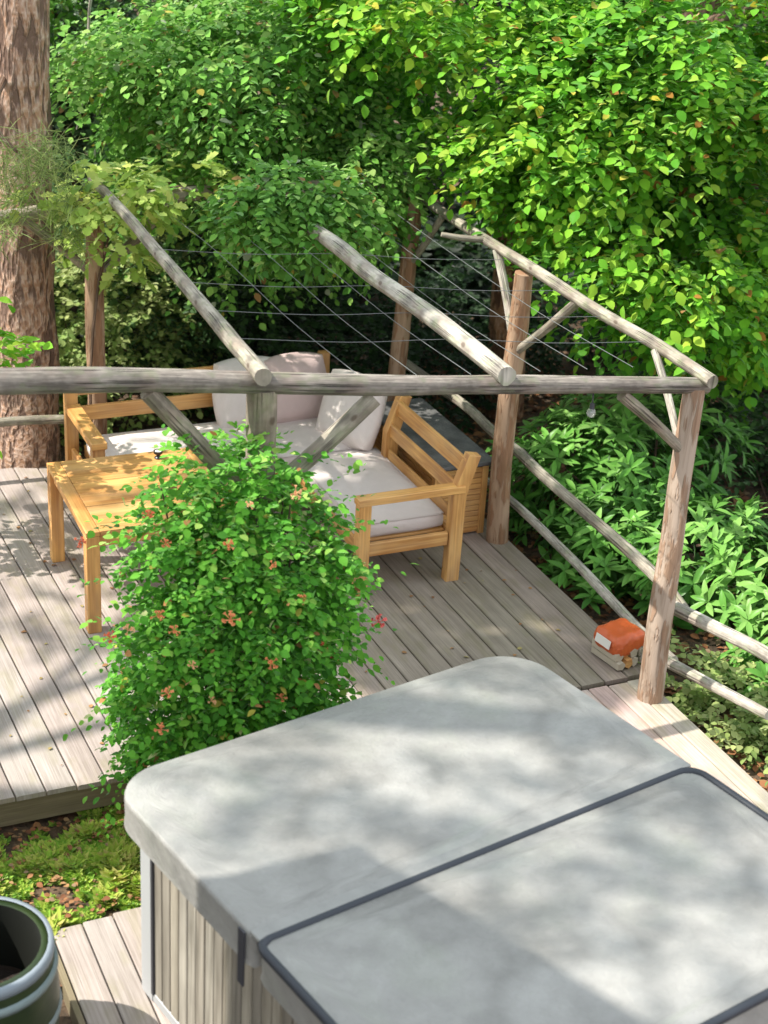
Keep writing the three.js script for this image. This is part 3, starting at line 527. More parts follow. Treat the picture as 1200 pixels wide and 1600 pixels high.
{
  const o = thing('corner_sofa', 'L-shaped oiled wood corner sofa frame with slatted back and open arms', 'sofa', [4.2, 0, -9.5]);
  const T = (name, a, b, w, h, k = 0, label) => { const g = timber(a, b, w, h, 0.007); g.translate(-4.2, 0, 9.5); mesh(name, g, warmMats[k], o, label); };
  // right-hand bench, its end arm towards the camera
  T('leg', [3.86, 0, -8.475], [3.86, 0.63, -8.475], 0.08, 0.08, 2); 
  { const s = new THREE.Shape(); s.moveTo(4.46, 0); s.lineTo(4.545, 0); s.lineTo(4.555, 0.60); s.lineTo(4.635, 0.86); s.lineTo(4.56, 0.875); s.lineTo(4.47, 0.62); s.closePath();
    for (const [z, name] of [[-8.515, 'leg'], [-9.56, 'leg']]) { const g = new THREE.ExtrudeGeometry(s, { depth: 0.066, bevelEnabled: true, bevelSize: 0.004, bevelThickness: 0.004, bevelSegments: 1 }); g.translate(-4.2, 0, z + 9.5); mesh(name, boxUV(g, 1), warmMats[z < -9 ? 1 : 0], o); } }
  T('leg', [3.86, 0, -9.62], [3.86, 0.34, -9.62], 0.07, 0.07, 1);
  T('armrest', [3.81, 0.65, -8.475], [4.545, 0.65, -8.475], 0.085, 0.05, 2);
  T('rail', [3.905, 0.305, -8.475], [4.455, 0.305, -8.475], 0.035, 0.09, 0); T('rail', [3.86, 0.305, -8.53], [3.86, 0.305, -9.75], 0.03, 0.09, 1); T('rail', [4.49, 0.305, -8.53], [4.49, 0.305, -9.55], 0.03, 0.09, 0);
  T('back_slat', [4.553, 0.79, -8.46], [4.553, 0.79, -9.55], 0.025, 0.115, 2); T('back_slat', [4.503, 0.635, -8.46], [4.503, 0.635, -9.55], 0.025, 0.10, 0); T('back_slat', [4.487, 0.46, -8.53], [4.487, 0.46, -9.48], 0.02, 0.085, 3);
  for (let i = 0; i < 7; i++) T('seat_slat', [3.88, 0.322, -8.6 - i * 0.165], [4.475, 0.322, -8.6 - i * 0.165], 0.09, 0.018, i % 4);
  // back bench
  for (const z of [-9.80, -10.5]) T('leg', [2.535, 0, z], [2.535, z < -10 ? 0.84 : 0.63, z], 0.085, 0.075, 1);
  T('leg', [4.40, 0, -10.5], [4.40, 0.86, -10.5], 0.075, 0.07, 3); T('leg', [3.5, 0, -9.84], [3.5, 0.28, -9.84], 0.07, 0.07, 1);
  T('armrest', [2.535, 0.65, -9.745], [2.535, 0.65, -10.46], 0.105, 0.05, 2);
  T('rail', [2.58, 0.305, -9.80], [3.84, 0.305, -9.80], 0.03, 0.09, 0); T('rail', [2.535, 0.305, -9.84], [2.535, 0.305, -10.46], 0.03, 0.09, 1);
  T('back_slat', [2.58, 0.775, -10.505], [4.36, 0.775, -10.505], 0.025, 0.115, 1); T('back_slat', [2.58, 0.585, -10.495], [4.36, 0.585, -10.495], 0.025, 0.11, 1);
  for (let i = 0; i < 10; i++) T('seat_slat', [2.62 + i * 0.18, 0.322, -9.83], [2.62 + i * 0.18, 0.322, -10.46], 0.018, 0.09, i % 4);
}
// cushions: softly swollen boxes with a welt
function cushion(name, label, cat, group, p, size, turn, tilt, mat, puff = 0.02, seam = true) {
  const o = thing(name, label, cat, p, 0, group), [w, h, d] = size, N = 12, pos = [], uv = [], idx = [], s = R() * 30;
  const face = (fx) => { const st = pos.length / 3; for (let j = 0; j <= N; j++) for (let i = 0; i <= N; i++) { const q = fx(i / N * 2 - 1, j / N * 2 - 1), e = q.map(Math.abs);
    const c = [q[0], q[1], q[2]], sw = (a, b) => (1 - a * a) * (1 - b * b), k = 0.93; // pull edges in, swell faces
    const x = c[0] * (w / 2) * (1 - 0.03 * e[1] ** 4 - 0.02 * e[2] ** 6) + Math.sign(c[0]) * (e[0] === 1 ? puff * sw(c[1], c[2]) * 0.6 : 0), z = c[2] * (d / 2) * (1 - 0.03 * e[1] ** 4 - 0.02 * e[0] ** 6) + (e[2] === 1 ? Math.sign(c[2]) * puff * sw(c[0], c[1]) * 0.6 : 0);
    let y = c[1] * (h / 2) * (1 - 0.22 * Math.max(e[0], e[2]) ** 8 * (e[1] === 1 ? 1 : 1)) + (e[1] === 1 ? Math.sign(c[1]) * puff * Math.sqrt(sw(c[0], c[2])) : 0); y += 0.012 * (n3(x * 6 + s, y * 3, z * 6) - 0.5);
    pos.push(x, y, z); uv.push((x + y) , (z + y)); }
    for (let j = 0; j < N; j++) for (let i = 0; i < N; i++) { const a = st + j * (N + 1) + i; idx.push(a, a + 1, a + N + 2, a, a + N + 2, a + N + 1); } };
  face((a, b) => [a, 1, -b]); face((a, b) => [a, -1, b]); face((a, b) => [a, b, 1]); face((a, b) => [-a, b, -1]); face((a, b) => [1, b, -a]); face((a, b) => [-1, b, a]);
  const g = new THREE.BufferGeometry(); g.setAttribute('position', new THREE.Float32BufferAttribute(pos, 3)); g.setAttribute('uv', new THREE.Float32BufferAttribute(uv, 2)); g.setIndex(idx); g.computeVertexNormals();
  const c = mesh('cushion_body', g, mat, o);
  if (seam) { const q = []; const a = w / 2 * 0.985, b = d / 2 * 0.985, y = h / 2 * 0.74; for (const [x, z] of [[-a, -b * .92], [-a * .97, -b], [a * .97, -b], [a, -b * .92], [a, b * .92], [a * .97, b], [-a * .97, b], [-a, b * .92]]) q.push(V(x, y, z)); mesh('welt', new THREE.TubeGeometry(new THREE.CatmullRomCurve3(q, true, 'catmullrom', 0.05), 90, 0.005, 5, true), mat, o); }
  o.rotation.order = 'YXZ'; o.rotation.set(tilt[0], turn, tilt[1]); return o;
}
cushion('seat_cushion', 'long pale seat cushion on the right bench of the sofa, behind the near arm', 'cushion', 'sofa seat cushions', [4.17, 0.385, -9.12], [0.61, 0.13, 1.12], 0, [0, 0], clothM);
cushion('seat_cushion', 'square pale seat cushion in the corner of the sofa below the pillows', 'cushion', 'sofa seat cushions', [4.1, 0.385, -10.06], [0.66, 0.13, 0.72], 0, [0, 0], clothM);
cushion('seat_cushion', 'pale seat cushion on the back bench between the left arm and the bush', 'cushion', 'sofa seat cushions', [3.18, 0.385, -10.1], [1.15, 0.13, 0.66], 0, [0, 0], clothWhite);
cushion('pillow', 'white back pillow leaning on the back rail behind the middle post', 'pillow', 'sofa back pillows', [3.77, 0.66, -10.36], [0.46, 0.14, 0.46], 0, [1.32, 0], clothWhite, 0.05, false);
cushion('pillow', 'dusky pink back pillow leaning on the back rail right of the middle post', 'pillow', 'sofa back pillows', [4.11, 0.67, -10.33], [0.46, 0.14, 0.45], 0.05, [1.3, 0], clothPink, 0.05, false);
cushion('pillow', 'white pillow propped diagonally in the corner against the right bench', 'pillow', 'sofa back pillows', [4.36, 0.66, -9.86], [0.5, 0.13, 0.46], -1.15, [1.22, 0.06], clothWhite, 0.05, false);
// storage chest behind the sofa
{
  const o = thing('storage_chest', 'honey-coloured slatted wooden storage chest with dark felt lid behind the sofa', 'chest', [4.82, 0, -9.58]);
  const W = 0.38, D = 1.1, H = 0.52;
  mesh('carcass', rbox(W - 0.04, H - 0.02, D - 0.04, 0.004).translate(0, H / 2, 0), std({ color: rgb(0.12, 0.06, 0.02) }), o);
  for (const [x, z, t, l] of [[0, D / 2, 0, W], [0, -D / 2, 0, W], [-W / 2, 0, Math.PI / 2, D], [W / 2, 0, Math.PI / 2, D]]) for (let i = 0; i < 12; i++) { const m = mesh('slat', rbox(l - 0.03, 0.037, 0.022, 0.004, 0), warmMats[Math.floor(R() * 4)], o); m.position.set(x, 0.035 + i * 0.0405, z); m.rotation.y = t; m.translateZ((x < 0 || z < 0 ? 1 : -1) * (t ? Math.sign(x) * Math.sign(x) * 0.008 : 0.008)); }
  for (const x of [-1, 1]) for (const z of [-1, 1]) mesh('corner_post', rbox(0.045, H, 0.045, 0.004, 1).translate(x * (W / 2 - 0.012), H / 2, z * (D / 2 - 0.012)), warmMats[0], o);
  mesh('lid', rbox(W + 0.09, 0.035, D + 0.1, 0.012).translate(0, H + 0.018, 0), feltM, o);
}
// bundle of firewood behind the corner post
{
  const o = thing('firewood_bundle', 'orange wrapped bundle of pale split firewood beside the corner post', 'firewood', [5.02, 0, -7.24], 0.15); o.scale.setScalar(0.88);
  const wrap = std({ color: rgb(0.56, 0.11, 0.03), roughness: 0.4 });
  for (let k = 0; k < 8; k++) { const row = k < 4 ? 0 : 1, c = k % 4; const s = new THREE.Shape(), r = 0.036; const a0 = R() * 6; for (let q = 0; q < 5; q++) { const a = a0 + q / 5 * 6.283, f = r * rr(0.75, 1.15); q ? s.lineTo(f * Math.cos(a), f * Math.sin(a)) : s.moveTo(f * Math.cos(a), f * Math.sin(a)); } s.closePath();
    const g = new THREE.ExtrudeGeometry(s, { depth: 0.27 + rr(-.03, .03), bevelEnabled: true, bevelSize: 0.003, bevelThickness: 0.003, bevelSegments: 1 }); g.translate(-0.096 + c * 0.064 + rr(-.006, .006), 0.04 + row * 0.06, -0.135 + rr(-.01, .01)); g.rotateZ(rr(-.03, .03)); mesh('split_log', boxUV(g, 2), [woodEnd, warmMats[2], woodEnd, poleWhite][k % 4], o); }
  // crumpled film drawn over the top of the logs
  const fg = new THREE.BoxGeometry(0.275, 0.15, 0.25, 26, 14, 24), fp = fg.attributes.position, rd = 0.045, lim = (q, h) => Math.max(-h + rd, Math.min(h - rd, q));
  for (let i = 0; i < fp.count; i++) {
    let x = fp.getX(i), y = fp.getY(i), z = fp.getZ(i); const a = lim(x, 0.1375), c = lim(y, 0.075), e = lim(z, 0.125), l = Math.hypot(x - a, y - c, z - e) || 1;
    const nx = (x - a) / l, ny = (y - c) / l, nz = (z - e) / l, w = 0.008 * (n3(x * 24, y * 24 + 3, z * 24) - 0.5) + 0.014 * Math.abs(n3(x * 34 + 7, y * 34, z * 34 + 2) - 0.5) + 0.012 * (n3(x * 9 + 4, y * 9, z * 9) - 0.5);
    x = a + nx * (rd + w); y = c + ny * (rd + w); z = e + nz * (rd + w);
    if (y < -0.02) y += 0.06 * (n3(x * 16, 2, z * 16) - 0.5); if (y > 0) y -= 0.16 * Math.max(0, -x);
    fp.setXYZ(i, x, y, z);
  }
  fg.computeVertexNormals(); fg.translate(0, 0.165, 0); mesh('wrap', fg, wrap, o);
  const lab = mesh('label', rbox(0.004, 0.06, 0.15, 0.001), std({ color: rgb(0.75, 0.72, 0.66), roughness: 0.6 }), o); lab.position.set(-0.150, 0.172, 0.0); lab.rotation.z = -0.2;
}
// ------------------------------------------------------------------ trees and plants
const limb = (o, name, pts, rad, mat, seg = 8) => { const g = pole(pts, rad, seg, 0.1, 0.3); g.translate(-o.position.x, -o.position.y, -o.position.z); return mesh(name, g, mat, o); };
const darkBark = std({ ...barkT, bumpScale: 0.02, color: rgb(0.5, 0.42, 0.36), roughness: 0.95 });
// pine trunk at the upper left
{
  const o = thing('pine_tree', 'tall pine with a thick furrowed reddish trunk behind the left end of the sofa', 'tree', [2.42, GY, -11.2]);
  limb(o, 'trunk', [[2.40, GY - 0.1, -11.2], [2.41, 1.0, -11.2], [2.45, 3.4, -11.2], [2.5, 7, -11.2], [2.5, 11, -11.3]], [0.235, 0.20, 0.185, 0.17, 0.13], pineM, 28);
  limb(o, 'branch', [[2.3, 2.75, -11.1], [2.1, 2.6, -10.6], [2.16, 2.5, -10.15]], [0.03, 0.02, 0.012], darkBark, 6);
  const out = [], pal = [[0.13, 0.20, 0.05], [0.24, 0.34, 0.09], [0.42, 0.47, 0.16]];
  const tuft = (p, n, L, s) => { for (let i = 0; i < n; i++) { const d = V(rr(-1, 1), rr(-.75, .55), rr(-1, 1)).normalize(); out.push({ m: leafMatrix(p.clone().add(V(rr(-s, s), rr(-s, s), rr(-s, s))), d, V(rr(-1, 1), 1, rr(-1, 1)), L * rr(0.7, 1.2)), c: pick(pal, R()), p }); } };
  for (let i = 0; i < 70; i++) { const t = R(); tuft(V(1.98 + 0.55 * t + rr(-.06, .06), 2.68 - 0.3 * Math.abs(t - .4) - 0.65 * R(), -10.1 - 0.4 * R()), 20, 0.17, 0.07); }
  for (let i = 0; i < 260; i++) { const a = R() * 6.28, h = 9 + 4.5 * R(), q = (14.5 - h) * 0.36 * Math.sqrt(R()); tuft(V(2.5 + q * Math.cos(a), h, -11.2 + q * Math.sin(a)), 16, 0.3, 0.12); }
  addFoliage(o, out, LEAF.needle, LMthin, { name: 'needle_crown' });
}
// honeysuckle round the middle post
{
  const o = thing('honeysuckle', 'big rounded honeysuckle bush with orange-pink flowers climbing the middle post', 'shrub', [2.4, GY, -6.92]);
  const pal = [[0.035, 0.16, 0.012], [0.09, 0.34, 0.02], [0.18, 0.50, 0.04], [0.42, 0.62, 0.12]];
  const blobs = [[2.45, 0.95, -6.62, 0.40, 0.60, 0.22, 3], [2.5, 1.45, -6.72, 0.38, 0.34, 0.22, 1.8], [2.64, 1.2, -6.72, 0.33, 0.4, 0.28, 1.8], [2.34, 0.80, -6.8, 0.53, 0.56, 0.42, 5], [2.40, 1.22, -6.86, 0.50, 0.46, 0.38, 3.2], [2.42, 1.62, -6.93, 0.30, 0.24, 0.24, 0.9], [2.2, 0.50, -6.74, 0.42, 0.30, 0.32, 1.6], [2.5, 0.5, -6.7, 0.42, 0.34, 0.34, 1.6]];
  const list = crownLeaves(blobs, 2500, { pal, odd: [[0.45, 0.4, 0.06], [0.5, 0.22, 0.08], [0.5, 0.55, 0.25]], len: 0.18, n: 11, size: 0.044, shell: 0.6, gap: 0.43, freq: 3.0, hang: 0.15, tone: 0.5, high: 0.15, droop: 0.4 });
  // loose trailing shoots
  for (let k = 0; k < 150; k++) { const b = blobs[Math.floor(R() * blobs.length)], d = V(rr(-1, 1), rr(-.5, 1), rr(-.3, 1)).normalize(), q = V(b[0] + d.x * b[3] * 0.85, b[1] + d.y * b[4] * 0.85, b[2] + d.z * b[5] * 0.85); d.y -= 0.25; twigLeaves(list, q, d, rr(0.14, 0.3), 8, rr(0.03, 0.052), pal, rr(0.35, 0.95), { droop: 0.5 }); }
  for (const [x, y, z, dx, dy, n] of [[2.95, 1.55, -6.7, 0.5, -0.25, 9], [3.0, 1.35, -6.7, 0.6, -0.9, 10], [2.95, 0.8, -6.6, 0.9, -0.25, 10], [2.98, 0.85, -6.6, 0.8, 0.1, 8], [1.92, 0.5, -6.65, -0.5, -0.4, 12], [1.95, 1.35, -6.8, -0.7, 0.2, 9], [2.0, 1.5, -6.8, -0.5, 0.35, 9], [1.95, 0.4, -6.6, -0.3, -0.6, 10], [2.75, 1.78, -6.85, 0.6, 0.1, 8], [2.15, 1.72, -6.9, -0.5, 0.35, 8], [2.3, 1.75, -6.9, -0.2, 0.6, 8], [2.7, 1.7, -6.8, 0.8, -0.1, 10], [1.95, 0.75, -6.7, -0.6, -0.1, 8]])
    for (let k = 0; k < 2; k++) twigLeaves(list, V(x + rr(-.05, .05), y + rr(-.06, .06), z + rr(-.1, .1)), V(dx, dy, rr(-.2, .2)), rr(0.25, 0.42), n, 0.045, pal, rr(0.3, 0.6), { droop: 0.5 });
  const kept = list.filter((e) => (e.p.x > 1.78 + 0.06 * R() && e.p.x < 3.02 + 0.07 * R()) || R() < 0.16); list.length = 0; list.push(...kept);
  for (const [x, y, z, dx, dy, n] of [[2.95, 0.86, -6.62, 0.9, 0.05, 9], [2.98, 0.78, -6.62, 0.8, -0.25, 9], [2.95, 1.45, -6.75, 0.7, 0.25, 8], [2.9, 1.55, -6.8, 0.6, 0.5, 8], [2.97, 1.25, -6.7, 0.7, -0.7, 9], [1.86, 0.45, -6.6, -0.6, -0.35, 9], [1.86, 0.36, -6.6, -0.4, -0.6, 9], [1.88, 0.7, -6.65, -0.7, 0.0, 8], [1.9, 1.3, -6.75, -0.7, 0.3, 8], [1.98, 1.5, -6.8, -0.6, 0.4, 9], [2.06, 1.6, -6.8, -0.5, 0.6, 8], [1.84, 1.0, -6.7, -0.6, 0.3, 7], [2.6, 1.75, -6.85, 0.5, 0.5, 8], [2.75, 1.68, -6.8, 0.7, 0.2, 8]])
    for (let k = 0; k < 2; k++) twigLeaves(list, V(x + rr(-.05, .05), y + rr(-.06, .06), z + rr(-.08, .08)), V(dx, dy, rr(-.2, .2)), rr(0.16, 0.32), n, rr(0.034, 0.046), pal, rr(0.3, 0.7), { droop: 0.45 });
  for (let k = 0; k < 22; k++) { const a = R() * 6.28, r = rr(0.1, 0.4); limb(o, 'stem', [[2.55 + rr(-.08, .08), GY, -6.9 + rr(-.08, .08)], [2.5 + 0.5 * r * Math.cos(a), 0.5, -6.85 + 0.4 * r * Math.sin(a)], [2.45 + r * Math.cos(a), rr(0.8, 1.7), -6.85 + 0.7 * r * Math.sin(a)]], [0.012, 0.009, 0.004], darkBark, 5); }
  addFoliage(o, list, LEAF.oval, LM, { name: 'foliage', parts: 280, pal });
  // flowers: whorls of slender trumpets
  const tub = new THREE.LatheGeometry([[0.0016, 0], [0.0022, 0.024], [0.0045, 0.034], [0.010, 0.040]].map((p) => new THREE.Vector2(...p)), 6), parts = [];
  for (let i = 0; i < 9; i++) { const a = i * 2.4 + rr(-.5, .5), t = 0.2 + 1.3 * R(); const g = tub.clone(); g.applyMatrix4(new THREE.Matrix4().makeRotationFromEuler(new THREE.Euler(t * Math.cos(a), 0, t * Math.sin(a)))); parts.push(g); }
  const fg = mergeGeometries(parts), fm = [[0.78, 0.20, 0.09], [0.82, 0.32, 0.13], [0.80, 0.17, 0.15], [0.84, 0.48, 0.25]].map((c) => new THREE.MeshPhysicalMaterial({ color: rgb(...c), roughness: 0.9, transmission: 0.25, thickness: 0, side: THREE.DoubleSide }));
  const at = (px, py, zz) => { const d = V((px - 600) / 2600, -(py - 800) / 2600, -1).applyEuler(camera.rotation); return camera.position.clone().addScaledVector(d, (zz + 0.09) / d.z); };
  const F = [[592, 972, -6.7, 1.5, 2], [520, 1026, -6.55, 1.25, 2], [500, 1012, -6.5, 1.3, 0], [360, 968, -6.33, 1.5, 1], [246, 962, -6.45, 1.1, 1], [272, 985, -6.45, 1.0, 1], [424, 1035, -6.35, 1.25, 1], [356, 852, -6.4, 1.15, 1], [232, 806, -6.5, 1.1, 0], [124, 846, -6.75, 1.0, 0], [262, 1083, -6.4, 1.0, 1], [252, 1140, -6.42, 1.1, 1], [470, 936, -6.45, 1.0, 1], [172, 996, -6.6, 1.0, 0], [425, 882, -6.4, 0.9, 1], [259, 850, -6.45, 0.9, 1], [300, 1040, -6.4, 0.8, 3], [462, 770, -6.6, 1.1, 3], [200, 985, -6.5, 0.9, 3], [330, 1095, -6.4, 0.8, 3], [390, 790, -6.5, 0.8, 3], [440, 1090, -6.4, 0.9, 1]];
  for (const [x, y, z, s, k] of F) { const m = mesh('flower', fg, fm[k], o); m.position.copy(at(x, y, z)).sub(o.position); m.scale.set(s * rr(0.6, 0.9), s * rr(0.5, 0.8), s * rr(0.6, 0.9)); m.rotation.set(0.9 + rr(-.4, .4), rr(0, 6), rr(-.5, .2)); }
}
// bright broad-leaved beech on the right, its limbs hanging over the fence
const palBeech = [[0.035, 0.15, 0.010], [0.10, 0.35, 0.012], [0.21, 0.51, 0.02], [0.42, 0.62, 0.05]];
{
  const o = thing('beech_tree', 'broad beech with bright yellow-green sunlit leaves filling the upper right', 'tree', [8.6, GY, -12.2]);
  limb(o, 'trunk', [[8.6, GY - 0.1, -12.2], [8.5, 1.6, -12.2], [8.3, 4, -12], [8.1, 7, -11.8]], [0.3, 0.24, 0.18, 0.08], darkBark, 16);
  for (const p of [[[8.5, 2.2, -12.2], [7.4, 2.6, -11], [6.2, 2.3, -9.6]], [[8.4, 2.8, -12.1], [7.8, 3.2, -10.4], [6.7, 2.9, -8.6]], [[8.3, 3.6, -12], [6.8, 3.9, -11], [5.4, 3.4, -10.2]], [[8.5, 1.9, -12.2], [8.3, 2, -10.6], [7.4, 1.5, -9.2]], [[8.4, 3.2, -12], [9.2, 3.6, -10], [8.2, 3.1, -8]]]) limb(o, 'branch', p, [0.08, 0.05, 0.015], darkBark, 7);
  const blobs = [[6.3, 2.75, -9.9, 1.3, 0.8, 1.1, 3], [7.4, 2.3, -10.2, 1.5, 0.95, 1.3, 3], [5.6, 3.3, -10.6, 1.3, 0.8, 1.0, 2.2], [7.1, 3.3, -9.6, 1.5, 0.8, 1.3, 2.4], [6.35, 1.85, -9.3, 0.85, 0.5, 0.7, 1.0], [7.5, 1.55, -9.8, 1.0, 0.6, 0.9, 1.5], [8.3, 1.0, -10.6, 0.9, 0.6, 0.8, 0.7], [8.6, 4.8, -11.4, 1.6, 1.0, 1.4, 0.8]];
  const list = crownLeaves(blobs, 6800, { pal: palBeech, odd: [[0.5, 0.42, 0.03], [0.45, 0.2, 0.03], [0.55, 0.5, 0.06]], len: 0.34, n: 11, size: 0.076, shell: 0.6, gap: 0.47, freq: 1.75, hang: 0.12, tone: 0.52, droop: 0.35, high: 0.12 });
  // sprays that hang in front
  for (const [x, y, z] of [[5.55, 2.28, -8.9], [5.75, 2.1, -8.6], [5.9, 1.9, -8.4], [5.5, 2.45, -9.3], [6.1, 1.75, -8.5], [6.0, 2.3, -8.6], [5.35, 2.5, -9.8]]) for (let k = 0; k < 3; k++) twigLeaves(list, V(x + rr(-.15, .15), y + rr(-.05, .15), z + rr(-.15, .15)), V(rr(-1, .2), -0.8, rr(-.3, 1)), 0.4, 9, 0.085, palBeech, rr(0.6, 0.95), { droop: 0.5 });
  addFoliage(o, list, LEAF.oval, LM, { parts: 300, pal: palBeech });
}
// second, duller tree in the middle distance
{
  const o = thing('hazel_tree', 'multi-branched tree with dull mid-green leaves hanging above the back of the pergola', 'tree', [4.9, GY, -14.2]);
  for (const [x, z] of [[4.7, -14.2], [5.2, -14.4], [4.4, -13.9]]) limb(o, 'trunk', [[x, GY - 0.1, z], [x - 0.1, 1.6, z + 0.1], [x - 0.3, 4.5, z + 0.6]], [0.12, 0.1, 0.04], darkBark, 9);
  const pal = [[0.03, 0.11, 0.015], [0.10, 0.29, 0.03], [0.20, 0.45, 0.06], [0.38, 0.56, 0.14]];
  const list = crownLeaves([[4.2, 2.6, -12.2, 1.3, 0.9, 0.9, 3], [5.1, 2.5, -12.4, 1.2, 1.0, 0.9, 3], [3.6, 3.2, -12.6, 1.2, 0.7, 0.9, 1.6], [4.6, 1.75, -11.9, 0.95, 0.6, 0.6, 1.8], [5.6, 3.3, -12.4, 1.2, 0.8, 0.9, 1.5], [5.6, 4.3, -13.2, 1.6, 0.8, 1.0, 0.5], [4.1, 2.85, -11.1, 0.9, 0.5, 0.5, 1.5], [4.2, 2.45, -10.9, 0.75, 0.45, 0.45, 0.9], [3.4, 2.8, -11.3, 0.6, 0.4, 0.4, 0.7], [3.85, 2.25, -9.75, 0.42, 0.16, 0.24, 0.7], [4.55, 2.15, -10.6, 0.5, 0.45, 0.4, 0.8], [4.0, 1.75, -11.3, 0.7, 0.5, 0.4, 0.6]], 5000, { pal, odd: [[0.42, 0.36, 0.05], [0.35, 0.2, 0.06], [0.4, 0.45, 0.3]], len: 0.28, n: 11, size: 0.062, gap: 0.46, freq: 1.9, hang: 0.45, shell: 0.9, tone: 0.6, droop: 0.6, high: 0.15 });
  addFoliage(o, list, LEAF.oval, LM, { parts: 120, pal });
}
// holly and dark evergreens at the upper left
{
  const pal = [[0.02, 0.055, 0.02], [0.05, 0.12, 0.04], [0.10, 0.21, 0.07], [0.22, 0.32, 0.16]];
  const o = thing('holly_tree', 'dark glossy holly with glinting leaves just right of the pine trunk', 'tree', [3.6, GY, -14.6]);
  limb(o, 'trunk', [[3.6, GY - 0.1, -14.6], [3.6, 2, -14.6], [3.5, 5, -14.5]], [0.14, 0.11, 0.05], darkBark, 10);
  addFoliage(o, crownLeaves([[3.0, 2.9, -14, 0.7, 1.1, 0.8, 2], [3.9, 2.2, -14.1, 0.8, 1.0, 0.8, 2.4], [3.3, 1.3, -14.0, 0.9, 1.0, 0.7, 2], [4.4, 1.2, -14.0, 0.9, 0.8, 0.7, 2]], 2000, { pal, len: 0.28, n: 11, size: 0.075, gap: 0.45, freq: 2.4, tone: 0.45, high: 0.2, hang: 0.2, up: 0.6, odd: [[0.3, 0.32, 0.28], [0.2, 0.1, 0.05]] }), LEAF.oval, LMglossy);
}
// light green shrubs seen over the sofa back
{
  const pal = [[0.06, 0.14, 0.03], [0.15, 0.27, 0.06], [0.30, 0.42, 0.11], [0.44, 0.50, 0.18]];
  const mk = (label, pos, blobs, n, tone, p = pal, geo = LEAF.oval, size = 0.06, mat = LM) => { const o = thing('shrub', label, 'shrub', pos); for (let k = 0; k < 7; k++) { const b = blobs[k % blobs.length]; limb(o, 'stem', [[pos[0] + rr(-.1, .1), GY, pos[2] + rr(-.1, .1)], [b[0] + rr(-.3, .3) * b[3], b[1], b[2] + rr(-.3, .3) * b[5]]], [0.015, 0.006], darkBark, 5); } addFoliage(o, crownLeaves(blobs, n, { pal: p, len: 0.24, n: 10, size, gap: 0.38, freq: 2.6, tone, high: 0.25 }), geo, mat, { name: 'foliage' }); };
  mk('pale yellow-green shrub behind the sofa, between the pine and the left purlin', [3.1, GY, -12.5], [[2.9, 0.6, -12.3, 0.7, 0.65, 0.5, 2], [3.5, 0.65, -12.4, 0.6, 0.6, 0.5, 1.8], [2.5, 0.3, -12.3, 0.5, 0.5, 0.4, 1], [3.1, 0.2, -12.1, 0.8, 0.5, 0.4, 1]], 1250, 0.7);
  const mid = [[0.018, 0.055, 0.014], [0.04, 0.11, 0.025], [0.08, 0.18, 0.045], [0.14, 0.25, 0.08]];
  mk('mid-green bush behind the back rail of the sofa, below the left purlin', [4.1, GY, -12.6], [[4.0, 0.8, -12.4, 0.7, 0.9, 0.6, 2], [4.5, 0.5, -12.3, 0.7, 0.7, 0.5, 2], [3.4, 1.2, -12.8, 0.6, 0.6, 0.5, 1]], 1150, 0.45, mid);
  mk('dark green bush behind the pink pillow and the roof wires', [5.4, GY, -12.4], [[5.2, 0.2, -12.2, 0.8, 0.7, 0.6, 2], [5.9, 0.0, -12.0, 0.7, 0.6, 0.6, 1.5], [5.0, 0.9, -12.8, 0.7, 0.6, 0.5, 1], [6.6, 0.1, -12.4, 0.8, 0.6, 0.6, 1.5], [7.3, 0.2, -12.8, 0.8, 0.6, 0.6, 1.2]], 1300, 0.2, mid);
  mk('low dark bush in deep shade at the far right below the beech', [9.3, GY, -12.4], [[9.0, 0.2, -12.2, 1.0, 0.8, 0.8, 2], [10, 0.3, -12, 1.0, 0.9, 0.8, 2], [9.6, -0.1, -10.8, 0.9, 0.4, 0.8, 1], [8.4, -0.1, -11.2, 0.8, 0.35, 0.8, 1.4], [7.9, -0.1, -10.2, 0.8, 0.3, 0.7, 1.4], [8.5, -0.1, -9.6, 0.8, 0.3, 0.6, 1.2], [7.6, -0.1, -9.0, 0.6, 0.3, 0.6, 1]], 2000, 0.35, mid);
  mk('small bushy seedling with yellowish leaves on the bare soil right of the walkway', [5.75, GY, -6.45], [[5.6, -0.2, -6.75, 0.22, 0.14, 0.25, 1], [5.75, -0.18, -6.45, 0.25, 0.17, 0.25, 1], [5.95, -0.1, -6.3, 0.25, 0.25, 0.25, 1], [5.45, -0.22, -7.2, 0.25, 0.1, 0.3, 0.8], [5.4, -0.22, -6.2, 0.2, 0.1, 0.4, 0.8]], 330, 0.6, pal, LEAF.oval, 0.05);
}
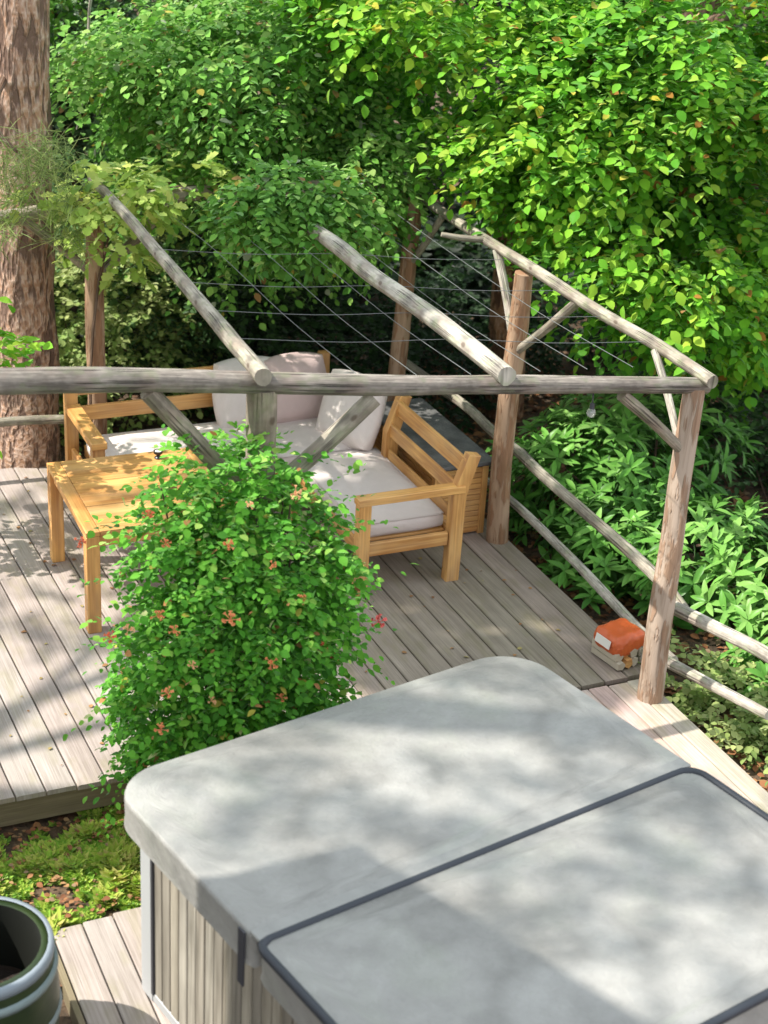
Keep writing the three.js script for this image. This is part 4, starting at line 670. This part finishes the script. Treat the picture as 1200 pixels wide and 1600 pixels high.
// rhododendrons beyond the fence
{
  const pal = [[0.022, 0.085, 0.012], [0.06, 0.20, 0.022], [0.12, 0.33, 0.04], [0.24, 0.46, 0.10]];
  const mk = (label, pos, blobs, n, tone, parts) => { const o = thing('rhododendron', label, 'shrub', pos, 0, 'rhododendrons beyond the pole fence'); for (let k = 0; k < 12; k++) { const b = blobs[k % blobs.length]; limb(o, 'stem', [[pos[0] + rr(-.15, .15), GY, pos[2] + rr(-.15, .15)], [b[0] + rr(-.5, .5) * b[3], b[1] + 0.3 * b[4], b[2] + rr(-.5, .5) * b[5]]], [0.018, 0.008], darkBark, 5); }
    addFoliage(o, crownLeaves(blobs, n, { pal, whorl: true, len: 0.25, n: 9, size: 0.135, gap: 0.36, freq: 2.2, tone, high: 0.3, shell: 0.5, keep: (p) => p.x > 5.28 }), LEAF.lance, LMglossy, { name: 'foliage', parts, pal }); };
  mk('rhododendron with long glossy leaves filling the fence bay between middle post and corner post', [6.3, GY, -9.0], [[6.1, 0.1, -9.3, 0.8, 0.5, 0.9, 3], [6.7, 0.25, -9.6, 0.8, 0.55, 0.8, 2], [5.8, -0.05, -8.5, 0.5, 0.35, 0.6, 1.6], [6.2, 0.05, -8.1, 0.6, 0.4, 0.6, 1.6]], 640, 0.5, 190);
  mk('brighter rhododendron to the right of the corner post, leaning over the outer rails', [6.5, GY, -7.3], [[6.4, 0.05, -7.4, 0.6, 0.45, 0.6, 2], [6.9, 0.15, -7.7, 0.7, 0.5, 0.7, 2], [6.1, -0.05, -6.9, 0.4, 0.3, 0.45, 1], [6.35, -0.02, -6.45, 0.35, 0.3, 0.4, 0.8]], 420, 0.68, 190);
}
// climbing vine on the back beam by the left purlin
{
  const pal = [[0.16, 0.30, 0.04], [0.32, 0.48, 0.07], [0.50, 0.60, 0.14], [0.60, 0.56, 0.14]];
  const o = thing('climbing_vine', 'yellow-green climbing vine draped over the back beam at the left', 'vine', [2.76, 0, -10.62]);
  limb(o, 'stem', [[2.7, -0.05, -10.62], [2.72, 1.0, -10.62], [2.84, 1.75, -10.6], [3.0, 2.05, -10.62], [3.6, 2.1, -10.62]], [0.012, 0.01, 0.009, 0.008, 0.005], darkBark, 6);
  const list = crownLeaves([[2.85, 2.08, -10.5, 0.42, 0.14, 0.16, 2], [3.3, 2.14, -10.6, 0.4, 0.12, 0.16, 1.4], [2.85, 1.72, -10.55, 0.22, 0.2, 0.14, 1], [2.55, 2.14, -10.5, 0.3, 0.12, 0.15, 0.6], [2.8, 2.2, -10.2, 0.3, 0.14, 0.2, 1.2], [3.2, 2.25, -10.35, 0.4, 0.12, 0.2, 1.2]], 150, { pal, len: 0.18, n: 6, size: 0.085, gap: 0.3, freq: 4, tone: 0.5, hang: 0.4 });
  addFoliage(o, list, LEAF.lobed, LM, { name: 'foliage', parts: 150, pal });
}
// young tree whose leaves reach in at the left edge
{
  const o = thing('sapling', 'bright green leaves of a young tree reaching in at the left edge before the pine', 'tree', [1.3, GY, -10.2]);
  limb(o, 'trunk', [[1.3, GY, -10.2], [1.35, 1.0, -10.1], [1.4, 2.3, -9.9]], [0.03, 0.025, 0.012], darkBark, 7);
  const list = crownLeaves([[1.55, 1.3, -9.9, 0.45, 0.32, 0.35, 2], [1.3, 1.9, -10, 0.5, 0.5, 0.5, 1.5]], 130, { pal: palBeech, len: 0.25, n: 8, size: 0.075, gap: 0.3, freq: 3, tone: 0.7 });
  addFoliage(o, list, LEAF.oval, LM, { parts: 40, pal: palBeech });
}
// trunk behind the fence
{
  const o = thing('bare_trunk_tree', 'bare brown trunk standing behind the reddish middle post', 'tree', [6.55, GY, -11.6]);
  limb(o, 'trunk', [[6.55, GY - 0.1, -11.6], [6.5, 1.0, -11.6], [6.45, 2.6, -11.5], [6.4, 4.6, -11.4]], [0.17, 0.15, 0.13, 0.1], std({ ...pineT, bumpScale: 0.03, roughness: 0.95, color: rgb(1.0, 0.85, 0.7) }), 16);
}
// hanging bare twig
{
  const o = thing('bare_twig', 'long thin bare twig hanging in front of the dark holly', 'branch', [3.1, 2.6, -11.6]);
  limb(o, 'twig', [[3.06, 3.4, -11.6], [3.0, 3.0, -11.6], [2.98, 2.6, -11.6], [2.9, 2.28, -11.6]], [0.012, 0.01, 0.009, 0.004], poleWhite, 6);
}
// the wood beyond, one mass
{
  const pal = [[0.006, 0.016, 0.006], [0.014, 0.036, 0.011], [0.03, 0.065, 0.018], [0.06, 0.11, 0.03]];
  const blobs = []; for (let x = 0; x < 26; x += 1.6) for (let y = -0.2; y < 5.2; y += 1.5) blobs.push([x + rr(-.4, .4), y + rr(-.4, .4), -16.2 - 0.12 * x + rr(-.8, .8), 1.3, 1.1, 0.9, 1]);
  for (let x = 3; x < 15; x += 1.3) for (const z of [-13.6, -14.8]) blobs.push([x, -0.05, z - 0.05 * x, 0.9, 0.5, 0.7, 0.8]);
  const list = crownLeaves(blobs, 7600, { pal, len: 0.5, n: 10, size: 0.15, gap: 0.36, freq: 1.1, tone: 0.45, hang: 0.3 });
  const t = addFoliage(scene, list, LEAF.oval, LM, { name: 'woodland' }); t.name = numbered('woodland'); tag(t, 'dense dark green wood closing the view behind the garden', 'woodland', null, 'stuff');
}
// tall beech off to the left: its crown throws the dappled shade
{
  const o = thing('shade_tree', 'tall thin-crowned beech beyond the left edge of the garden', 'tree', [-6.5, GY, -9.5]);
  limb(o, 'trunk', [[-6.5, GY, -9.5], [-6.3, 5, -9.4], [-6, 10, -9.2], [-6, 13, -8.6], [-5.6, 14.6, -8.2]], [0.4, 0.32, 0.22, 0.16, 0.06], darkBark, 14);
  const aim = (x, y, z, t) => [x + SUN.x * t, y + SUN.y * t, z + SUN.z * t];
  const blobs = [], B = (x, y, z, t, r, w) => { const p = aim(x, y, z, t); blobs.push([p[0], p[1], p[2], r, r * 0.75, r, w]); limb(o, 'branch', [[-6, p[1] - 1.2, -9.2], [(-6 + p[0]) / 2, p[1] - 0.5, (-9.2 + p[2]) / 2], [p[0], p[1], p[2]]], [0.08, 0.05, 0.015], darkBark, 6); };
B(4.5, 0, -8.0, 12, 0.8, 2.6); B(4.7, 0, -8.9, 11.5, 0.7, 0.9); B(3.6, 0, -9.9, 13, 1.2, 0.25); B(1.8, 0, -9.4, 13, 1.0, 0.22);
  const t1 = aim(3.1, 0.9, -5.3, 15), t2 = aim(3.5, 0.9, -4.3, 15.5), fine = crownLeaves([[...t1, 1.3, 0.9, 1.1, 1], [...t2, 1.3, 0.9, 1.1, 1]], 480, { pal: palBeech, len: 0.35, n: 7, size: 0.075, gap: 0.33, freq: 3.2, tone: 0.5, shell: 0.9 });
  addFoliage(o, crownLeaves(blobs, 620, { pal: palBeech, len: 0.5, n: 10, size: 0.11, gap: 0.40, freq: 1.5, tone: 0.5 }).concat(fine), LEAF.oval, LM);
}

// a few dry leaves dropped on the decks
{
  const out = [], pal = [[0.16, 0.07, 0.03], [0.34, 0.18, 0.07], [0.30, 0.26, 0.10]];
  for (let i = 0; i < 230; i++) { const x = rr(0.9, 5.05), z = i % 4 ? rr(-10.9, -7.1) : rr(-7.0, -3.0), a = R() * 6.28; if (i % 4 === 0 && x < 4.15) continue; const q = V(x, 0.006, z); out.push({ m: leafMatrix(q, V(Math.cos(a), 0.1, Math.sin(a)), V(rr(-.3, .3), 1, rr(-.3, .3)), rr(0.012, 0.04)), c: pick(pal, R()), p: q }); }
  const t = addFoliage(scene, out, LEAF.oval, std({ color: 0xffffff, side: THREE.DoubleSide, roughness: 0.9 }), { name: 'fallen_leaves' }); t.name = numbered('fallen_leaves'); tag(t, 'few small dry leaves lying on the deck boards', 'fallen leaves', null, 'stuff');
}
renderer.render(scene, camera);
